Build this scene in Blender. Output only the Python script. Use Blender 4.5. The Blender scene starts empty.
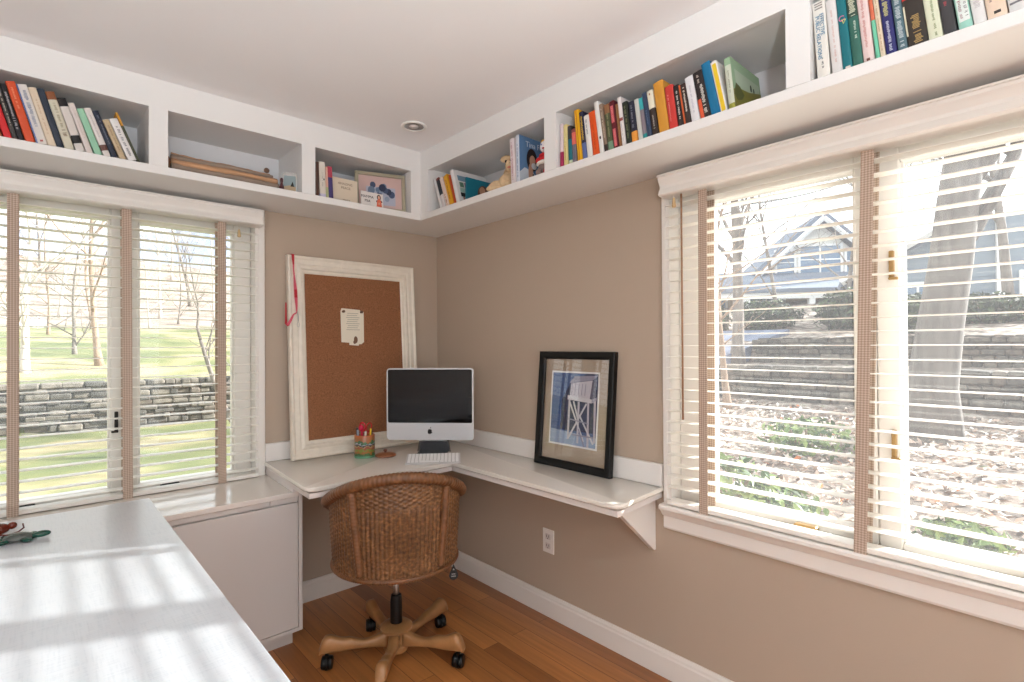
import bpy, bmesh, math, random
from mathutils import Vector, Matrix, noise
PI = math.pi
SC = bpy.context.scene
C = SC.collection
WM = {}                                    # world matrix of every parent

# ------------------------------------------------------------------ helpers
def lin(c):
    return tuple(((v/255)/12.92 if v/255 <= .04045 else ((v/255+.055)/1.055)**2.4) for v in c)

def thing(name, label, cat, loc=(0, 0, 0), rotz=0, group=None, kind=None):
    o = bpy.data.objects.new(name, None); C.objects.link(o)
    o.empty_display_size = .05
    o.location = loc; o.rotation_euler = (0, 0, rotz)
    WM[o.name] = Matrix.Translation(loc) @ Matrix.Rotation(rotz, 4, 'Z')
    if label: tag(o, label, cat, group)
    if kind: o['kind'] = kind
    return o

def tag(o, label, cat, group=None):
    o['label'] = label; o['category'] = cat
    if group: o['group'] = group
    return o

def obj(name, bm, mats, parent=None, world=True, smooth=False, label=None, angle=None):
    """links one mesh object; world=True: the bmesh is in world space and is moved into the parent's space"""
    if parent is not None and world:
        bm.transform(WM[parent.name].inverted())
    me = bpy.data.meshes.new(name)
    bmesh.ops.recalc_face_normals(bm, faces=bm.faces[:])
    if angle is not None:
        for e in bm.edges:
            if len(e.link_faces) == 2 and e.calc_face_angle(0) > angle: e.smooth = False
        smooth = True
    for f in bm.faces: f.smooth = smooth
    bm.to_mesh(me); bm.free()
    if not isinstance(mats, (list, tuple)): mats = [mats]
    for m in mats: me.materials.append(m)
    o = bpy.data.objects.new(name, me); C.objects.link(o)
    if parent is not None:
        o.parent = parent; WM[o.name] = WM[parent.name]
    else:
        WM[o.name] = Matrix.Identity(4)
    if label: o['label'] = label
    return o

def struct(name, bm, mats, parent=None, **k):
    o = obj(name, bm, mats, parent, **k)
    if parent is None: o['kind'] = 'structure'
    return o

def B(): return bmesh.new()

def box(bm, x0, x1, y0, y1, z0, z1, bev=0, mi=0, mat=None, seg=1):
    r = bmesh.ops.create_cube(bm, size=1)
    vs = r['verts']
    for v in vs:
        v.co = Vector(((x0+x1)/2+v.co.x*(x1-x0), (y0+y1)/2+v.co.y*(y1-y0), (z0+z1)/2+v.co.z*(z1-z0)))
    fs = set(f for v in vs for f in v.link_faces)
    for f in fs: f.material_index = mi
    if bev > 0:
        es = list(set(e for v in vs for e in v.link_edges))
        rr = bmesh.ops.bevel(bm, geom=es, offset=bev, segments=seg, affect='EDGES', profile=.5)
        for f in rr['faces']: f.material_index = mi
        vs = list(set(v for f in rr['faces'] for v in f.verts) | set(v for v in vs if v.is_valid))
    if mat is not None:
        for v in vs: v.co = mat @ v.co
    return vs

def prism(bm, poly, axis, a, b, mi=0):
    """extrude polygon [(p,q)] along axis between a and b; (p,q) are the other two axes in xyz order"""
    def P(p, q, t):
        return {'x': (t, p, q), 'y': (p, t, q), 'z': (p, q, t)}[axis]
    A = [bm.verts.new(P(p, q, a)) for p, q in poly]
    D = [bm.verts.new(P(p, q, b)) for p, q in poly]
    fs = [bm.faces.new(A), bm.faces.new(D[::-1])]
    n = len(poly)
    for i in range(n):
        fs.append(bm.faces.new((A[i], D[i], D[(i+1) % n], A[(i+1) % n])))
    for f in fs: f.material_index = mi
    return A+D

def frames(pts, closed=False):
    n = len(pts); out = []
    up = Vector((0, 0, 1))
    prev = None
    for i, p in enumerate(pts):
        a = pts[(i-1) % n] if (closed or i > 0) else pts[i]
        b = pts[(i+1) % n] if (closed or i < n-1) else pts[i]
        t = (b-a).normalized()
        if prev is None:
            u = t.cross(up)
            if u.length < 1e-3: u = t.cross(Vector((1, 0, 0)))
        else:
            u = prev-t*prev.dot(t)
            if u.length < 1e-5: u = t.cross(up)
        u.normalize(); prev = u
        out.append((t, u, t.cross(u)))
    return out

def tube(bm, pts, rad, seg=10, mi=0, closed=False, caps=True, flat=1.0, twist=None):
    pts = [Vector(p) for p in pts]
    R = rad if isinstance(rad, (list, tuple)) else [rad]*len(pts)
    fr = frames(pts, closed); rings = []
    for (p, r, (t, u, w)) in zip(pts, R, fr):
        rings.append([bm.verts.new(p+u*(math.cos(2*PI*k/seg)*r)+w*(math.sin(2*PI*k/seg)*r*flat)) for k in range(seg)])
    n = len(rings)
    for i in range(n if closed else n-1):
        A = rings[i]; D = rings[(i+1) % n]
        for k in range(seg):
            f = bm.faces.new((A[k], A[(k+1) % seg], D[(k+1) % seg], D[k])); f.material_index = mi
    if caps and not closed:
        f = bm.faces.new(rings[0][::-1]); f.material_index = mi
        f = bm.faces.new(rings[-1]); f.material_index = mi
    return rings

def lathe(bm, prof, c=(0, 0, 0), seg=24, mi=0, cap0=True, cap1=True, mat=None):
    rings = []
    for r, z in prof:
        ring = []
        for k in range(seg):
            v = Vector((c[0]+r*math.cos(2*PI*k/seg), c[1]+r*math.sin(2*PI*k/seg), c[2]+z))
            ring.append(bm.verts.new(mat @ v if mat else v))
        rings.append(ring)
    for A, D in zip(rings, rings[1:]):
        for k in range(seg):
            f = bm.faces.new((A[k], A[(k+1) % seg], D[(k+1) % seg], D[k])); f.material_index = mi
    if cap0: bm.faces.new(rings[0][::-1]).material_index = mi
    if cap1: bm.faces.new(rings[-1]).material_index = mi

def blob(bm, c, r, mi=0, sub=2, mat=None, rough=0, seed=0):
    """ellipsoid with optional lumpy surface"""
    rr = bmesh.ops.create_icosphere(bm, subdivisions=sub, radius=1)
    for v in rr['verts']:
        d = 1+rough*noise.noise(v.co*2.3+Vector((seed, seed*1.7, 0)))
        p = Vector((v.co.x*r[0]*d, v.co.y*r[1]*d, v.co.z*r[2]*d))
        if mat: p = mat @ p
        v.co = p+Vector(c)
    for f in set(f for v in rr['verts'] for f in v.link_faces): f.material_index = mi

TXT = {}
def text_geom(bm, s, size, M, mi=0, ext=.0003):
    """letters as real flat geometry: x to the right, y up in the text's own plane, placed by matrix M"""
    key = (s, ext/size)
    if key not in TXT:
        cu = bpy.data.curves.new('t', 'FONT'); cu.body = s; cu.size = 1; cu.extrude = ext/size
        cu.align_x = 'CENTER'; cu.align_y = 'CENTER'; cu.resolution_u = 2
        o = bpy.data.objects.new('t', cu); C.objects.link(o)
        dg = bpy.context.evaluated_depsgraph_get(); dg.update()
        TXT[key] = bpy.data.meshes.new_from_object(o.evaluated_get(dg))
        bpy.data.objects.remove(o); bpy.data.curves.remove(cu)
    n0 = len(bm.verts); f0 = len(bm.faces)
    bm.from_mesh(TXT[key])
    bm.verts.ensure_lookup_table(); bm.faces.ensure_lookup_table()
    for v in bm.verts[n0:]: v.co = M @ (v.co*size)
    for f in bm.faces[f0:]: f.material_index = mi

# ------------------------------------------------------------------ materials
MATS = {}
def mat(name, col, rough=.6, metal=0, spec=.5, var=0, vscale=8, bump=0, bscale=60, coat=0, stretch=None, emit=None):
    if name in MATS: return MATS[name]
    m = bpy.data.materials.new(name); m.use_nodes = True
    nt = m.node_tree; N = nt.nodes; L = nt.links; b = N['Principled BSDF']
    c = lin(col)
    b.inputs['Base Color'].default_value = (*c, 1)
    b.inputs['Roughness'].default_value = rough; b.inputs['Metallic'].default_value = metal
    b.inputs['Specular IOR Level'].default_value = spec
    if coat: b.inputs['Coat Weight'].default_value = coat; b.inputs['Coat Roughness'].default_value = .15
    if var or bump:
        tc = N.new('ShaderNodeTexCoord'); mp = N.new('ShaderNodeMapping')
        L.new(tc.outputs['Object'], mp.inputs['Vector'])
        if stretch: mp.inputs['Scale'].default_value = stretch
    if var:
        nz = N.new('ShaderNodeTexNoise'); nz.inputs['Scale'].default_value = vscale; nz.inputs['Detail'].default_value = 6
        L.new(mp.outputs['Vector'], nz.inputs['Vector'])
        cr = N.new('ShaderNodeValToRGB')
        cr.color_ramp.elements[0].position = .3; cr.color_ramp.elements[1].position = .7
        cr.color_ramp.elements[0].color = (*[x*(1-var) for x in c], 1); cr.color_ramp.elements[1].color = (*[min(1, x*(1+var)) for x in c], 1)
        L.new(nz.outputs['Fac'], cr.inputs['Fac']); L.new(cr.outputs['Color'], b.inputs['Base Color'])
    if bump:
        n2 = N.new('ShaderNodeTexNoise'); n2.inputs['Scale'].default_value = bscale; n2.inputs['Detail'].default_value = 4
        L.new(mp.outputs['Vector'], n2.inputs['Vector'])
        bp = N.new('ShaderNodeBump'); bp.inputs['Strength'].default_value = bump; bp.inputs['Distance'].default_value = .002
        L.new(n2.outputs['Fac'], bp.inputs['Height']); L.new(bp.outputs['Normal'], b.inputs['Normal'])
    MATS[name] = m
    return m

def ramp(m, stops, tex):
    """stops [(pos,col)] driven by a texture function(N,L,vec)->socket, into Base Color"""
    nt = m.node_tree; N = nt.nodes; L = nt.links; b = N['Principled BSDF']
    tc = N.new('ShaderNodeTexCoord')
    s = tex(N, L, tc)
    cr = N.new('ShaderNodeValToRGB'); e = cr.color_ramp.elements
    while len(e) < len(stops): e.new(.5)
    for q, (p, c) in zip(e, stops): q.position = p; q.color = (*lin(c), 1)
    L.new(s, cr.inputs['Fac']); L.new(cr.outputs['Color'], b.inputs['Base Color'])

white = mat('white_trim_paint', (235, 231, 226), .35, bump=.03, bscale=40)
ceilm = mat('ceiling_paint', (240, 238, 238), .9, bump=.05, bscale=120)
shelfp = mat('shelf_paint', (226, 224, 222), .5, bump=.02)
wallp = mat('tan_wall_paint', (181, 164, 147), .75, bump=.12, bscale=180)
deskw = mat('desk_white_laminate', (232, 227, 219), .22, coat=.25)
counterw = mat('counter_white_gloss', (226, 220, 214), .12, coat=.5)
cabw = mat('cabinet_white_paint', (206, 201, 198), .4)
slatm = mat('blind_slat_white', (243, 240, 233), .4)
black = mat('black_satin', (20, 19, 20), .35)
blackp = mat('black_plastic', (12, 12, 13), .35, spec=.3)
steel = mat('brushed_steel', (190, 190, 188), .3, 1)
alu = mat('silver_aluminium', (204, 206, 210), .38, .55)
brass = mat('aged_brass', (170, 140, 95), .4, .7)
oak = mat('oak_wood', (162, 117, 74), .38, var=.28, vscale=9, stretch=(1, 1, 1), coat=.2)

# table: white with a fine woven grain
tablew = mat('table_white_lacquer', (229, 231, 232), .3, coat=.35)
def _tbl(m):
    nt = m.node_tree; N = nt.nodes; L = nt.links; b = N['Principled BSDF']
    tc = N.new('ShaderNodeTexCoord'); hs = []
    for s in ((260, 18, 1), (18, 260, 1)):
        mp = N.new('ShaderNodeMapping'); mp.inputs['Scale'].default_value = s
        nz = N.new('ShaderNodeTexNoise'); nz.inputs['Scale'].default_value = 1; nz.inputs['Detail'].default_value = 2
        L.new(tc.outputs['Object'], mp.inputs['Vector']); L.new(mp.outputs['Vector'], nz.inputs['Vector']); hs.append(nz)
    ad = N.new('ShaderNodeMath'); ad.operation = 'ADD'
    L.new(hs[0].outputs['Fac'], ad.inputs[0]); L.new(hs[1].outputs['Fac'], ad.inputs[1])
    cr = N.new('ShaderNodeValToRGB')
    cr.color_ramp.elements[0].position = .75; cr.color_ramp.elements[1].position = 1.15
    cr.color_ramp.elements[0].color = (*lin((196, 202, 210)), 1); cr.color_ramp.elements[1].color = (*lin((206, 211, 218)), 1)
    L.new(ad.outputs[0], cr.inputs['Fac']); L.new(cr.outputs['Color'], b.inputs['Base Color'])
    bp = N.new('ShaderNodeBump'); bp.inputs['Strength'].default_value = .07; bp.inputs['Distance'].default_value = .001
    L.new(ad.outputs[0], bp.inputs['Height']); L.new(bp.outputs['Normal'], b.inputs['Normal'])
_tbl(tablew)

# floor: oak strips running along y
floorm = mat('oak_strip_floor', (170, 100, 55), .32, coat=.15)
def _floor(m):
    nt = m.node_tree; N = nt.nodes; L = nt.links; b = N['Principled BSDF']
    tc = N.new('ShaderNodeTexCoord')
    mp = N.new('ShaderNodeMapping'); mp.inputs['Rotation'].default_value = (0, 0, PI/2)
    L.new(tc.outputs['Object'], mp.inputs['Vector'])
    br = N.new('ShaderNodeTexBrick')
    br.inputs['Color1'].default_value = (*lin((146, 90, 46)), 1); br.inputs['Color2'].default_value = (*lin((190, 126, 70)), 1)
    br.inputs['Mortar'].default_value = (*lin((92, 54, 30)), 1)
    br.inputs['Scale'].default_value = 1; br.inputs['Brick Width'].default_value = .95; br.inputs['Row Height'].default_value = .083
    br.inputs['Mortar Size'].default_value = .0012; br.inputs['Bias'].default_value = -.05
    br.offset = .37; br.offset_frequency = 2
    L.new(mp.outputs['Vector'], br.inputs['Vector'])
    m2 = N.new('ShaderNodeMapping'); m2.inputs['Scale'].default_value = (45, 2.2, 1)
    L.new(tc.outputs['Object'], m2.inputs['Vector'])
    nz = N.new('ShaderNodeTexNoise'); nz.inputs['Scale'].default_value = 1; nz.inputs['Detail'].default_value = 5; nz.inputs['Distortion'].default_value = .6
    L.new(m2.outputs['Vector'], nz.inputs['Vector'])
    mx = N.new('ShaderNodeMix'); mx.data_type = 'RGBA'; mx.blend_type = 'OVERLAY'; mx.inputs['Factor'].default_value = .42
    L.new(br.outputs['Color'], mx.inputs[6]); L.new(nz.outputs['Fac'], mx.inputs[7])
    L.new(mx.outputs[2], b.inputs['Base Color'])
_floor(floorm)

# cork
corkm = mat('cork', (164, 104, 66), .9, bump=.25, bscale=300)
ramp(corkm, [(.3, (122, 78, 50)), (.5, (140, 92, 60)), (.7, (154, 104, 70))],
     lambda N, L, tc: (lambda n: (L.new(tc.outputs['Object'], n.inputs['Vector']), n.inputs['Scale'].__setattr__('default_value', 170), n.inputs['Detail'].__setattr__('default_value', 5), n.outputs['Fac'])[-1])(N.new('ShaderNodeTexNoise')))

# blind tape: woven pink-brown
tapem = mat('woven_blind_tape', (176, 148, 132), .85)
def _tape(m):
    nt = m.node_tree; N = nt.nodes; L = nt.links; b = N['Principled BSDF']
    tc = N.new('ShaderNodeTexCoord'); sp = N.new('ShaderNodeSeparateXYZ'); L.new(tc.outputs['UV'], sp.inputs[0])
    def wave(sock, k):
        a = N.new('ShaderNodeMath'); a.operation = 'MULTIPLY'; a.inputs[1].default_value = k; L.new(sock, a.inputs[0])
        s = N.new('ShaderNodeMath'); s.operation = 'SINE'; L.new(a.outputs[0], s.inputs[0]); return s.outputs[0]
    x = wave(sp.outputs[0], 2*PI*4); y = wave(sp.outputs[1], 2*PI*170)
    ad = N.new('ShaderNodeMath'); ad.operation = 'ADD'; L.new(x, ad.inputs[0]); L.new(y, ad.inputs[1])
    mr = N.new('ShaderNodeMapRange'); mr.inputs[1].default_value = -2; mr.inputs[2].default_value = 2
    L.new(ad.outputs[0], mr.inputs[0])
    cr = N.new('ShaderNodeValToRGB')
    cr.color_ramp.elements[0].position = .2; cr.color_ramp.elements[1].position = .85
    cr.color_ramp.elements[0].color = (*lin((158, 136, 120)), 1); cr.color_ramp.elements[1].color = (*lin((204, 184, 168)), 1)
    L.new(mr.outputs[0], cr.inputs['Fac']); L.new(cr.outputs['Color'], b.inputs['Base Color'])
_tape(tapem)

# window / picture glass: mostly clear sheet with a Fresnel reflection
def glass_mat(name, refl=1.0, tint=(1, 1, 1), haze=0):
    m = bpy.data.materials.new(name); m.use_nodes = True
    nt = m.node_tree; N = nt.nodes; L = nt.links
    N.remove(N['Principled BSDF']); out = N['Material Output']
    tr = N.new('ShaderNodeBsdfTransparent'); tr.inputs[0].default_value = (*tint, 1)
    gl = N.new('ShaderNodeBsdfGlossy'); gl.inputs['Roughness'].default_value = .01
    lw = N.new('ShaderNodeLayerWeight'); lw.inputs[0].default_value = .5          # Schlick: r0 + (1-r0)*facing^5
    pw = N.new('ShaderNodeMath'); pw.operation = 'POWER'; pw.inputs[1].default_value = 5; L.new(lw.outputs['Facing'], pw.inputs[0])
    mu = N.new('ShaderNodeMath'); mu.operation = 'MULTIPLY_ADD'; mu.inputs[1].default_value = .9*refl; mu.inputs[2].default_value = .04*refl; L.new(pw.outputs[0], mu.inputs[0])
    base = tr.outputs[0]
    if haze:                                   # white translucent mix that lays a hazy veil over the view
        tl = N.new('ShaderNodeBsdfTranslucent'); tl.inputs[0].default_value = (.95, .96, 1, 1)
        md = N.new('ShaderNodeMixShader'); md.inputs[0].default_value = haze; L.new(tr.outputs[0], md.inputs[1]); L.new(tl.outputs[0], md.inputs[2]); base = md.outputs[0]
    mx = N.new('ShaderNodeMixShader'); L.new(mu.outputs[0], mx.inputs[0]); L.new(base, mx.inputs[1]); L.new(gl.outputs[0], mx.inputs[2])
    L.new(mx.outputs[0], out.inputs['Surface'])
    return m
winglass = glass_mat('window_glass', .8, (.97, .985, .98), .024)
picglass = glass_mat('picture_glass', 1.0)

# wicker: geometry carries the weave, colour varies strand by strand
wick = mat('wicker', (140, 88, 48), .42, spec=.5)
def _wick(m):
    nt = m.node_tree; N = nt.nodes; L = nt.links; b = N['Principled BSDF']
    tc = N.new('ShaderNodeTexCoord')
    mp = N.new('ShaderNodeMapping'); mp.inputs['Scale'].default_value = (130, 62, 1); L.new(tc.outputs['UV'], mp.inputs['Vector'])
    nz = N.new('ShaderNodeTexNoise'); nz.inputs['Scale'].default_value = .9; nz.inputs['Detail'].default_value = 3
    L.new(mp.outputs['Vector'], nz.inputs['Vector'])
    n2 = N.new('ShaderNodeTexNoise'); n2.inputs['Scale'].default_value = 9; n2.inputs['Detail'].default_value = 2; L.new(tc.outputs['Object'], n2.inputs['Vector'])
    ad = N.new('ShaderNodeMix'); ad.data_type = 'FLOAT'; ad.inputs['Factor'].default_value = .3
    L.new(nz.outputs['Fac'], ad.inputs[2]); L.new(n2.outputs['Fac'], ad.inputs[3])
    cr = N.new('ShaderNodeValToRGB'); e = cr.color_ramp.elements; e.new(.5)
    for q, (p, c) in zip(e, ((.3, (66, 42, 25)), (.5, (108, 73, 44)), (.7, (158, 114, 74)))): q.position = p; q.color = (*lin(c), 1)
    L.new(ad.outputs[0], cr.inputs['Fac']); L.new(cr.outputs['Color'], b.inputs['Base Color'])
_wick(wick)

# ------------------------------------------------------------------ room shell
CEIL = 2.3265
XW, YR = -3.9, -4.7
T = .14
# window openings
LX0, LX1, LZ0, LZ1 = -2.98, -1.04, .68, 1.925
RY0, RY1, RZ0, RZ1 = -3.46, -1.60, .685, 1.92     # along y (RY0 nearer the camera's back)
bm = B(); box(bm, XW-T, T, YR-T, T, -.05, 0); struct('floor', bm, floorm)
bm = B(); box(bm, XW-T, T, YR-T, T, CEIL, CEIL+.08)
struct('ceiling', bm, ceilm)
bm = B()
box(bm, XW-T, LX0, 0, T, 0, CEIL); box(bm, LX1, T, 0, T, 0, CEIL); box(bm, LX0, LX1, 0, T, 0, LZ0); box(bm, LX0, LX1, 0, T, LZ1, CEIL)
struct('wall_left', bm, wallp)
bm = B()
box(bm, 0, T, RY1, 0, 0, CEIL); box(bm, 0, T, YR-T, RY0, 0, CEIL); box(bm, 0, T, RY0, RY1, 0, RZ0); box(bm, 0, T, RY0, RY1, RZ1, CEIL)
struct('wall_right', bm, wallp)
bm = B()   # rear wall; wide opening behind the camera added to let in fill light
box(bm, XW-T, -3.2, YR-T, YR, 0, CEIL); box(bm, -.7, 0, YR-T, YR, 0, CEIL); box(bm, -3.2, -.7, YR-T, YR, 2.1, CEIL)
struct('wall_rear', bm, white)
bm = B(); box(bm, XW-T, XW, YR, 0, 0, CEIL); struct('wall_west', bm, white)
def baseboard(name, axis, a, b):
    bm = B()
    prof = [(0, 0), (-.015, 0), (-.015, .078), (-.012, .084), (-.012, .094), (-.007, .1036), (0, .1036)]
    if axis == 'y': prism(bm, prof, 'y', a, b)
    else: prism(bm, prof, 'x', a, b)
    struct(name, bm, white)
baseboard('baseboard_right', 'y', YR, -.0)
baseboard('baseboard_left', 'x', -.998, -.015)

# ------------------------------------------------------------------ windows
def window(name, axis, a0, a1, z0, z1, sashes, latch_at, latchm, stool):
    """a0<a1 along the wall; wall plane at 0, outside at +; axis 'x' = left wall, 'y' = right wall"""
    def bx(bm, s0, s1, d0, d1, zz0, zz1, bev=0, mi=0):
        if axis == 'x': box(bm, s0, s1, d0, d1, zz0, zz1, bev, mi)
        else: box(bm, d0, d1, s0, s1, zz0, zz1, bev, mi)
    root = thing(name, None, None, ((a0+a1)/2, 0, z0) if axis == 'x' else (0, (a0+a1)/2, z0), 0, kind='structure')
    bm = B(); w = .031                                # casing on the room side + jamb lining
    w1 = w if axis == 'x' else .021
    bx(bm, a1, a1+w1, -.02, 0, z0, z1+.034, .003); bx(bm, a0-w, a0, -.02, 0, z0, z1+.034, .003)
    bx(bm, a0-w, a1+w, -.02, 0, z1, z1+.034, .003)
    bx(bm, a0, a0+.012, -.018, .13, z0, z1); bx(bm, a1-.012, a1, -.018, .13, z0, z1)
    bx(bm, a0, a1, -.018, .13, z1-.012, z1)
    obj('window_casing', bm, white, root)
    for i, (s0, s1, g0, g1) in enumerate(sashes):     # casement sashes, each with its glass
        bm = B(); zb, zt = z0+.004, z1-.012; gb, gt = .712, 1.835
        bx(bm, s0, g0, .05, .11, zb, zt, .004); bx(bm, g1, s1, .05, .11, zb, zt, .004)
        bx(bm, g0, g1, .05, .11, zb, gb, .004); bx(bm, g0, g1, .05, .11, gt, zt, .004)
        bx(bm, g0, g0+.008, .066, .094, gb, gt); bx(bm, g1-.008, g1, .066, .094, gb, gt)
        so = obj('sash', bm, white, root)
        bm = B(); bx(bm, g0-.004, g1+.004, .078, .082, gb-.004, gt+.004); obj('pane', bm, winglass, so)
        bm = B(); c = (g0*.7+g1*.3)                   # crank operator on the sill
        bx(bm, c-.035, c+.035, .022, .05, z0+.004, z0+.022, .004); bx(bm, c-.012, c+.10, .012, .03, z0+.004, z0+.014, .003)
        obj('crank_operator', bm, latchm, root, label='dark crank operator on the sill')
    for s, zz in latch_at:                            # fold-over lock levers
        bm = B(); bx(bm, s-.006, s+.006, .036, .052, zz-.04, zz+.045, .002); bx(bm, s-.018, s+.006, .028, .04, zz-.042, zz-.034, .002)
        obj('lock_lever', bm, latchm, root)
    if stool:
        bm = B()
        prof = [(.05, z0), (-.052, z0), (-.058, z0-.006), (-.058, z0-.016), (-.05, z0-.022), (-.042, z0-.03), (-.034, z0-.042), (-.03, z0-.046), (-.022, z0-.05),
                (-.022, z0-.092), (-.018, z0-.1), (0, z0-.1), (0, z0-.02), (.05, z0-.02)]
        prism(bm, prof, 'y', a0-.03, a1+.019); obj('window_stool', bm, white, root)
    return root
window('window_1', 'x', LX0, LX1, LZ0, LZ1,
       [(-1.553, -1.053, -1.505, -1.127), (-2.06, -1.555, -1.985, -1.601), (-2.565, -2.062, -2.49, -2.11), (-2.967, -2.567, -2.92, -2.615)],
       [(-1.582, .985), (-2.1, .985)], mat('dark_bronze', (38, 34, 33), .4, .4), False)
window('window_2', 'y', RY0, RY1, RZ0, RZ1,
       [(-2.27, -1.613, -2.215, -1.743), (-2.84, -2.272, -2.785, -2.331), (-3.445, -2.842, -3.39, -2.9)],
       [(-2.312, 1.527), (-2.314, .998)], brass, True)

# ------------------------------------------------------------------ blinds
def blind(name, label, axis, s0, s1, zt, zb, tapes, vz0, vz1, v0, v1, cords, prof_sign=1):
    def co(s, d, z): return (s, d, z) if axis == 'x' else (d, s, z)
    root = thing(name, label, 'window blind', co((s0+s1)/2, -.02, zb))
    def bx(bm, a, b, d0, d1, z0, z1, bev=0):
        if axis == 'x': box(bm, a, b, d0, d1, z0, z1, bev)
        else: box(bm, d0, d1, a, b, z0, z1, bev)
    bm = B(); n = int((zt-zb-.03)/.0413)
    zs = [zt-.045-.0413*i for i in range(n) if zt-.045-.0413*i > zb+.03]
    for z in zs:                                        # slightly crowned slats
        prof = [(-.045, z-.0006), (-.02, z+.0006), (.005, z-.0006), (.005, z-.0028), (-.02, z-.0016), (-.045, z-.0028)]
        prism(bm, prof, 'x' if axis == 'x' else 'y', s0, s1)
    obj('slat_panel', bm, slatm, root)
    bm = B(); bx(bm, s0, s1, -.047, .007, zb, zb+.017, .003); obj('bottom_rail', bm, slatm, root)
    bm = B(); bx(bm, s0, s1, -.05, .01, zt-.035, zt, .002); obj('headrail', bm, slatm, root)
    # moulded valance
    bm = B(); h = vz1-vz0
    pr = [(-.012, 0), (-.078, 0), (-.085, .03*h), (-.09, .08*h), (-.086, .2*h), (-.078, .38*h), (-.078, .5*h), (-.086, .68*h), (-.092, .8*h), (-.092, .92*h), (-.098, .94*h), (-.098, h), (-.012, h)]
    prism(bm, [(p, vz0+q) for p, q in pr], 'x' if axis == 'x' else 'y', v0, v1)
    obj('valance', bm, white, root)
    for t, off in tapes:
        bm = B(); uvl = bm.loops.layers.uv.new()
        for d in (-.0485, .0085):
            f = []
            vs = []
            for k, (dd, a, z) in enumerate(((0, t+off-.0165, zb-.004), (0, t+off+.0165, zb-.004), (0, t+.0165, zt-.02), (0, t-.0165, zt-.02))):
                vs.append([bm.verts.new(co(a, d, z)), bm.verts.new(co(a, d-.0012, z))])
            uv = [(0, 0), (1, 0), (1, 1), (0, 1)]
            faces = [[0, 1, 2, 3]]
            for side in (0, 1):
                fc = bm.faces.new([vs[k][side] for k in range(4)])
                for lp, q in zip(fc.loops, uv): lp[uvl].uv = q
            for k in range(4):
                bm.faces.new((vs[k][0], vs[(k+1) % 4][0], vs[(k+1) % 4][1], vs[k][1]))
        bx(bm, t+off-.0165, t+off+.0165, -.0485, .0085, zb-.0045, zb-.001)
        obj('ladder_tape', bm, tapem, root, label='woven pinkish brown tape')
    cm = mat('cord', (222, 214, 200), .8); wd = mat('wand_wood', (150, 112, 84), .5)
    for kind, s, za, zc in cords:
        bm = B()
        if kind == 'cord':
            tube(bm, [co(s, -.062, za), co(s, -.062, zc)], .0014, 6); o = obj('pull_cord', bm, cm, root, smooth=True)
            p = co(s, -.062, zc-.034)
            bm = B(); lathe(bm, [(.003, .036), (.005, .03), (.007, .012), (.008, .004), (.006, 0)], p, 12)
            obj('tassel', bm, mat('tassel_wood', (196, 166, 122), .5), o, smooth=True)
        else:
            tube(bm, [co(s, -.058, za), co(s, -.058, zc)], .0038, 8); obj('tilt_wand', bm, wd, root, smooth=True)
    return root
blind('window_blind', 'white slatted blind with brown tapes over the left window above the counter', 'x', -2.965, -1.046, 1.922, .683, [(-2.6, 0), (-2.24, 0), (-1.896, 0), (-1.556, .004), (-1.203, 0)], 1.868, 1.94, -3.02, -1.035,
      [('cord', -1.135, 1.87, 1.84)])
blind('window_blind', 'wide white slatted blind with brown tapes over the sunny right window', 'y', -3.45, -1.609, 1.917, .689, [(-1.767, .006), (-2.278, .030), (-2.79, .02), (-3.3, 0)], 1.857, 1.935, -3.5, -1.610,
      [('wand', -1.688, 1.86, 1.02), ('cord', -1.66, 1.86, 1.845)])
# ------------------------------------------------------------------ the L-shaped bookshelf under the ceiling
ZB, ZS, ZO = 1.9618, 1.994, 2.214          # soffit, shelf top, top of the openings
SD = .317
bs = thing('wall_bookshelf', 'white built-in bookshelf running around the corner just under the ceiling', 'bookshelf', (-.16, -.16, ZB))
bm = B()
box(bm, XW, 0, -SD, 0, ZB, ZS, .002); box(bm, -SD, 0, YR, -SD+.004, ZB, ZS, .002)
obj('shelf_board', bm, shelfp, bs)
bm = B(); box(bm, XW, 0, -SD, -SD+.02, ZO, CEIL-.001); box(bm, -SD, -SD+.02, YR, -SD+.02, ZO, CEIL-.001)
obj('top_rail', bm, shelfp, bs)
bm = B(); box(bm, XW, 0, -SD+.02, 0, ZO+.006, ZO+.024); box(bm, -SD+.02, 0, YR, -SD+.02, ZO+.006, ZO+.024)
obj('top_panel', bm, shelfp, bs)
bm = B(); box(bm, XW, 0, -.012, 0, ZS, ZO+.006); box(bm, -.012, 0, YR, -.012, ZS, ZO+.006)
obj('back_panel', bm, mat('shelf_back_paint', (222, 220, 222), .6), bs)
for x0, x1 in ((-1.516, -1.454), (-.941, -.88), (-2.62, -2.56)):
    bm = B(); box(bm, x0, x1, -SD, -.012, ZS, ZO); box(bm, x0, x1, -SD+.02, -.012, ZO, ZO+.006); obj('divider', bm, shelfp, bs)
for y0, y1 in ((-1.299, -1.234), (-2.216, -2.155), (-3.2, -3.14)):
    bm = B(); box(bm, -SD, -.012, y0, y1, ZS, ZO); box(bm, -SD+.02, -.012, y0, y1, ZO, ZO+.006); obj('divider', bm, shelfp, bs)
bm = B()                                   # boxed corner post between the two runs
prism(bm, [(-.375, -SD), (-SD, -SD), (-SD, -.389), (-SD+.02, -.389), (-SD+.02, -SD+.02), (-.355, -SD+.02), (-.355, -.012), (-.375, -.012)][::-1], 'z', ZS, ZO)
obj('corner_post', bm, shelfp, bs)
bm = B(); box(bm, -SD+.02, -.012, -.389, -.369, ZS, ZO+.006); obj('divider', bm, shelfp, bs)

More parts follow.
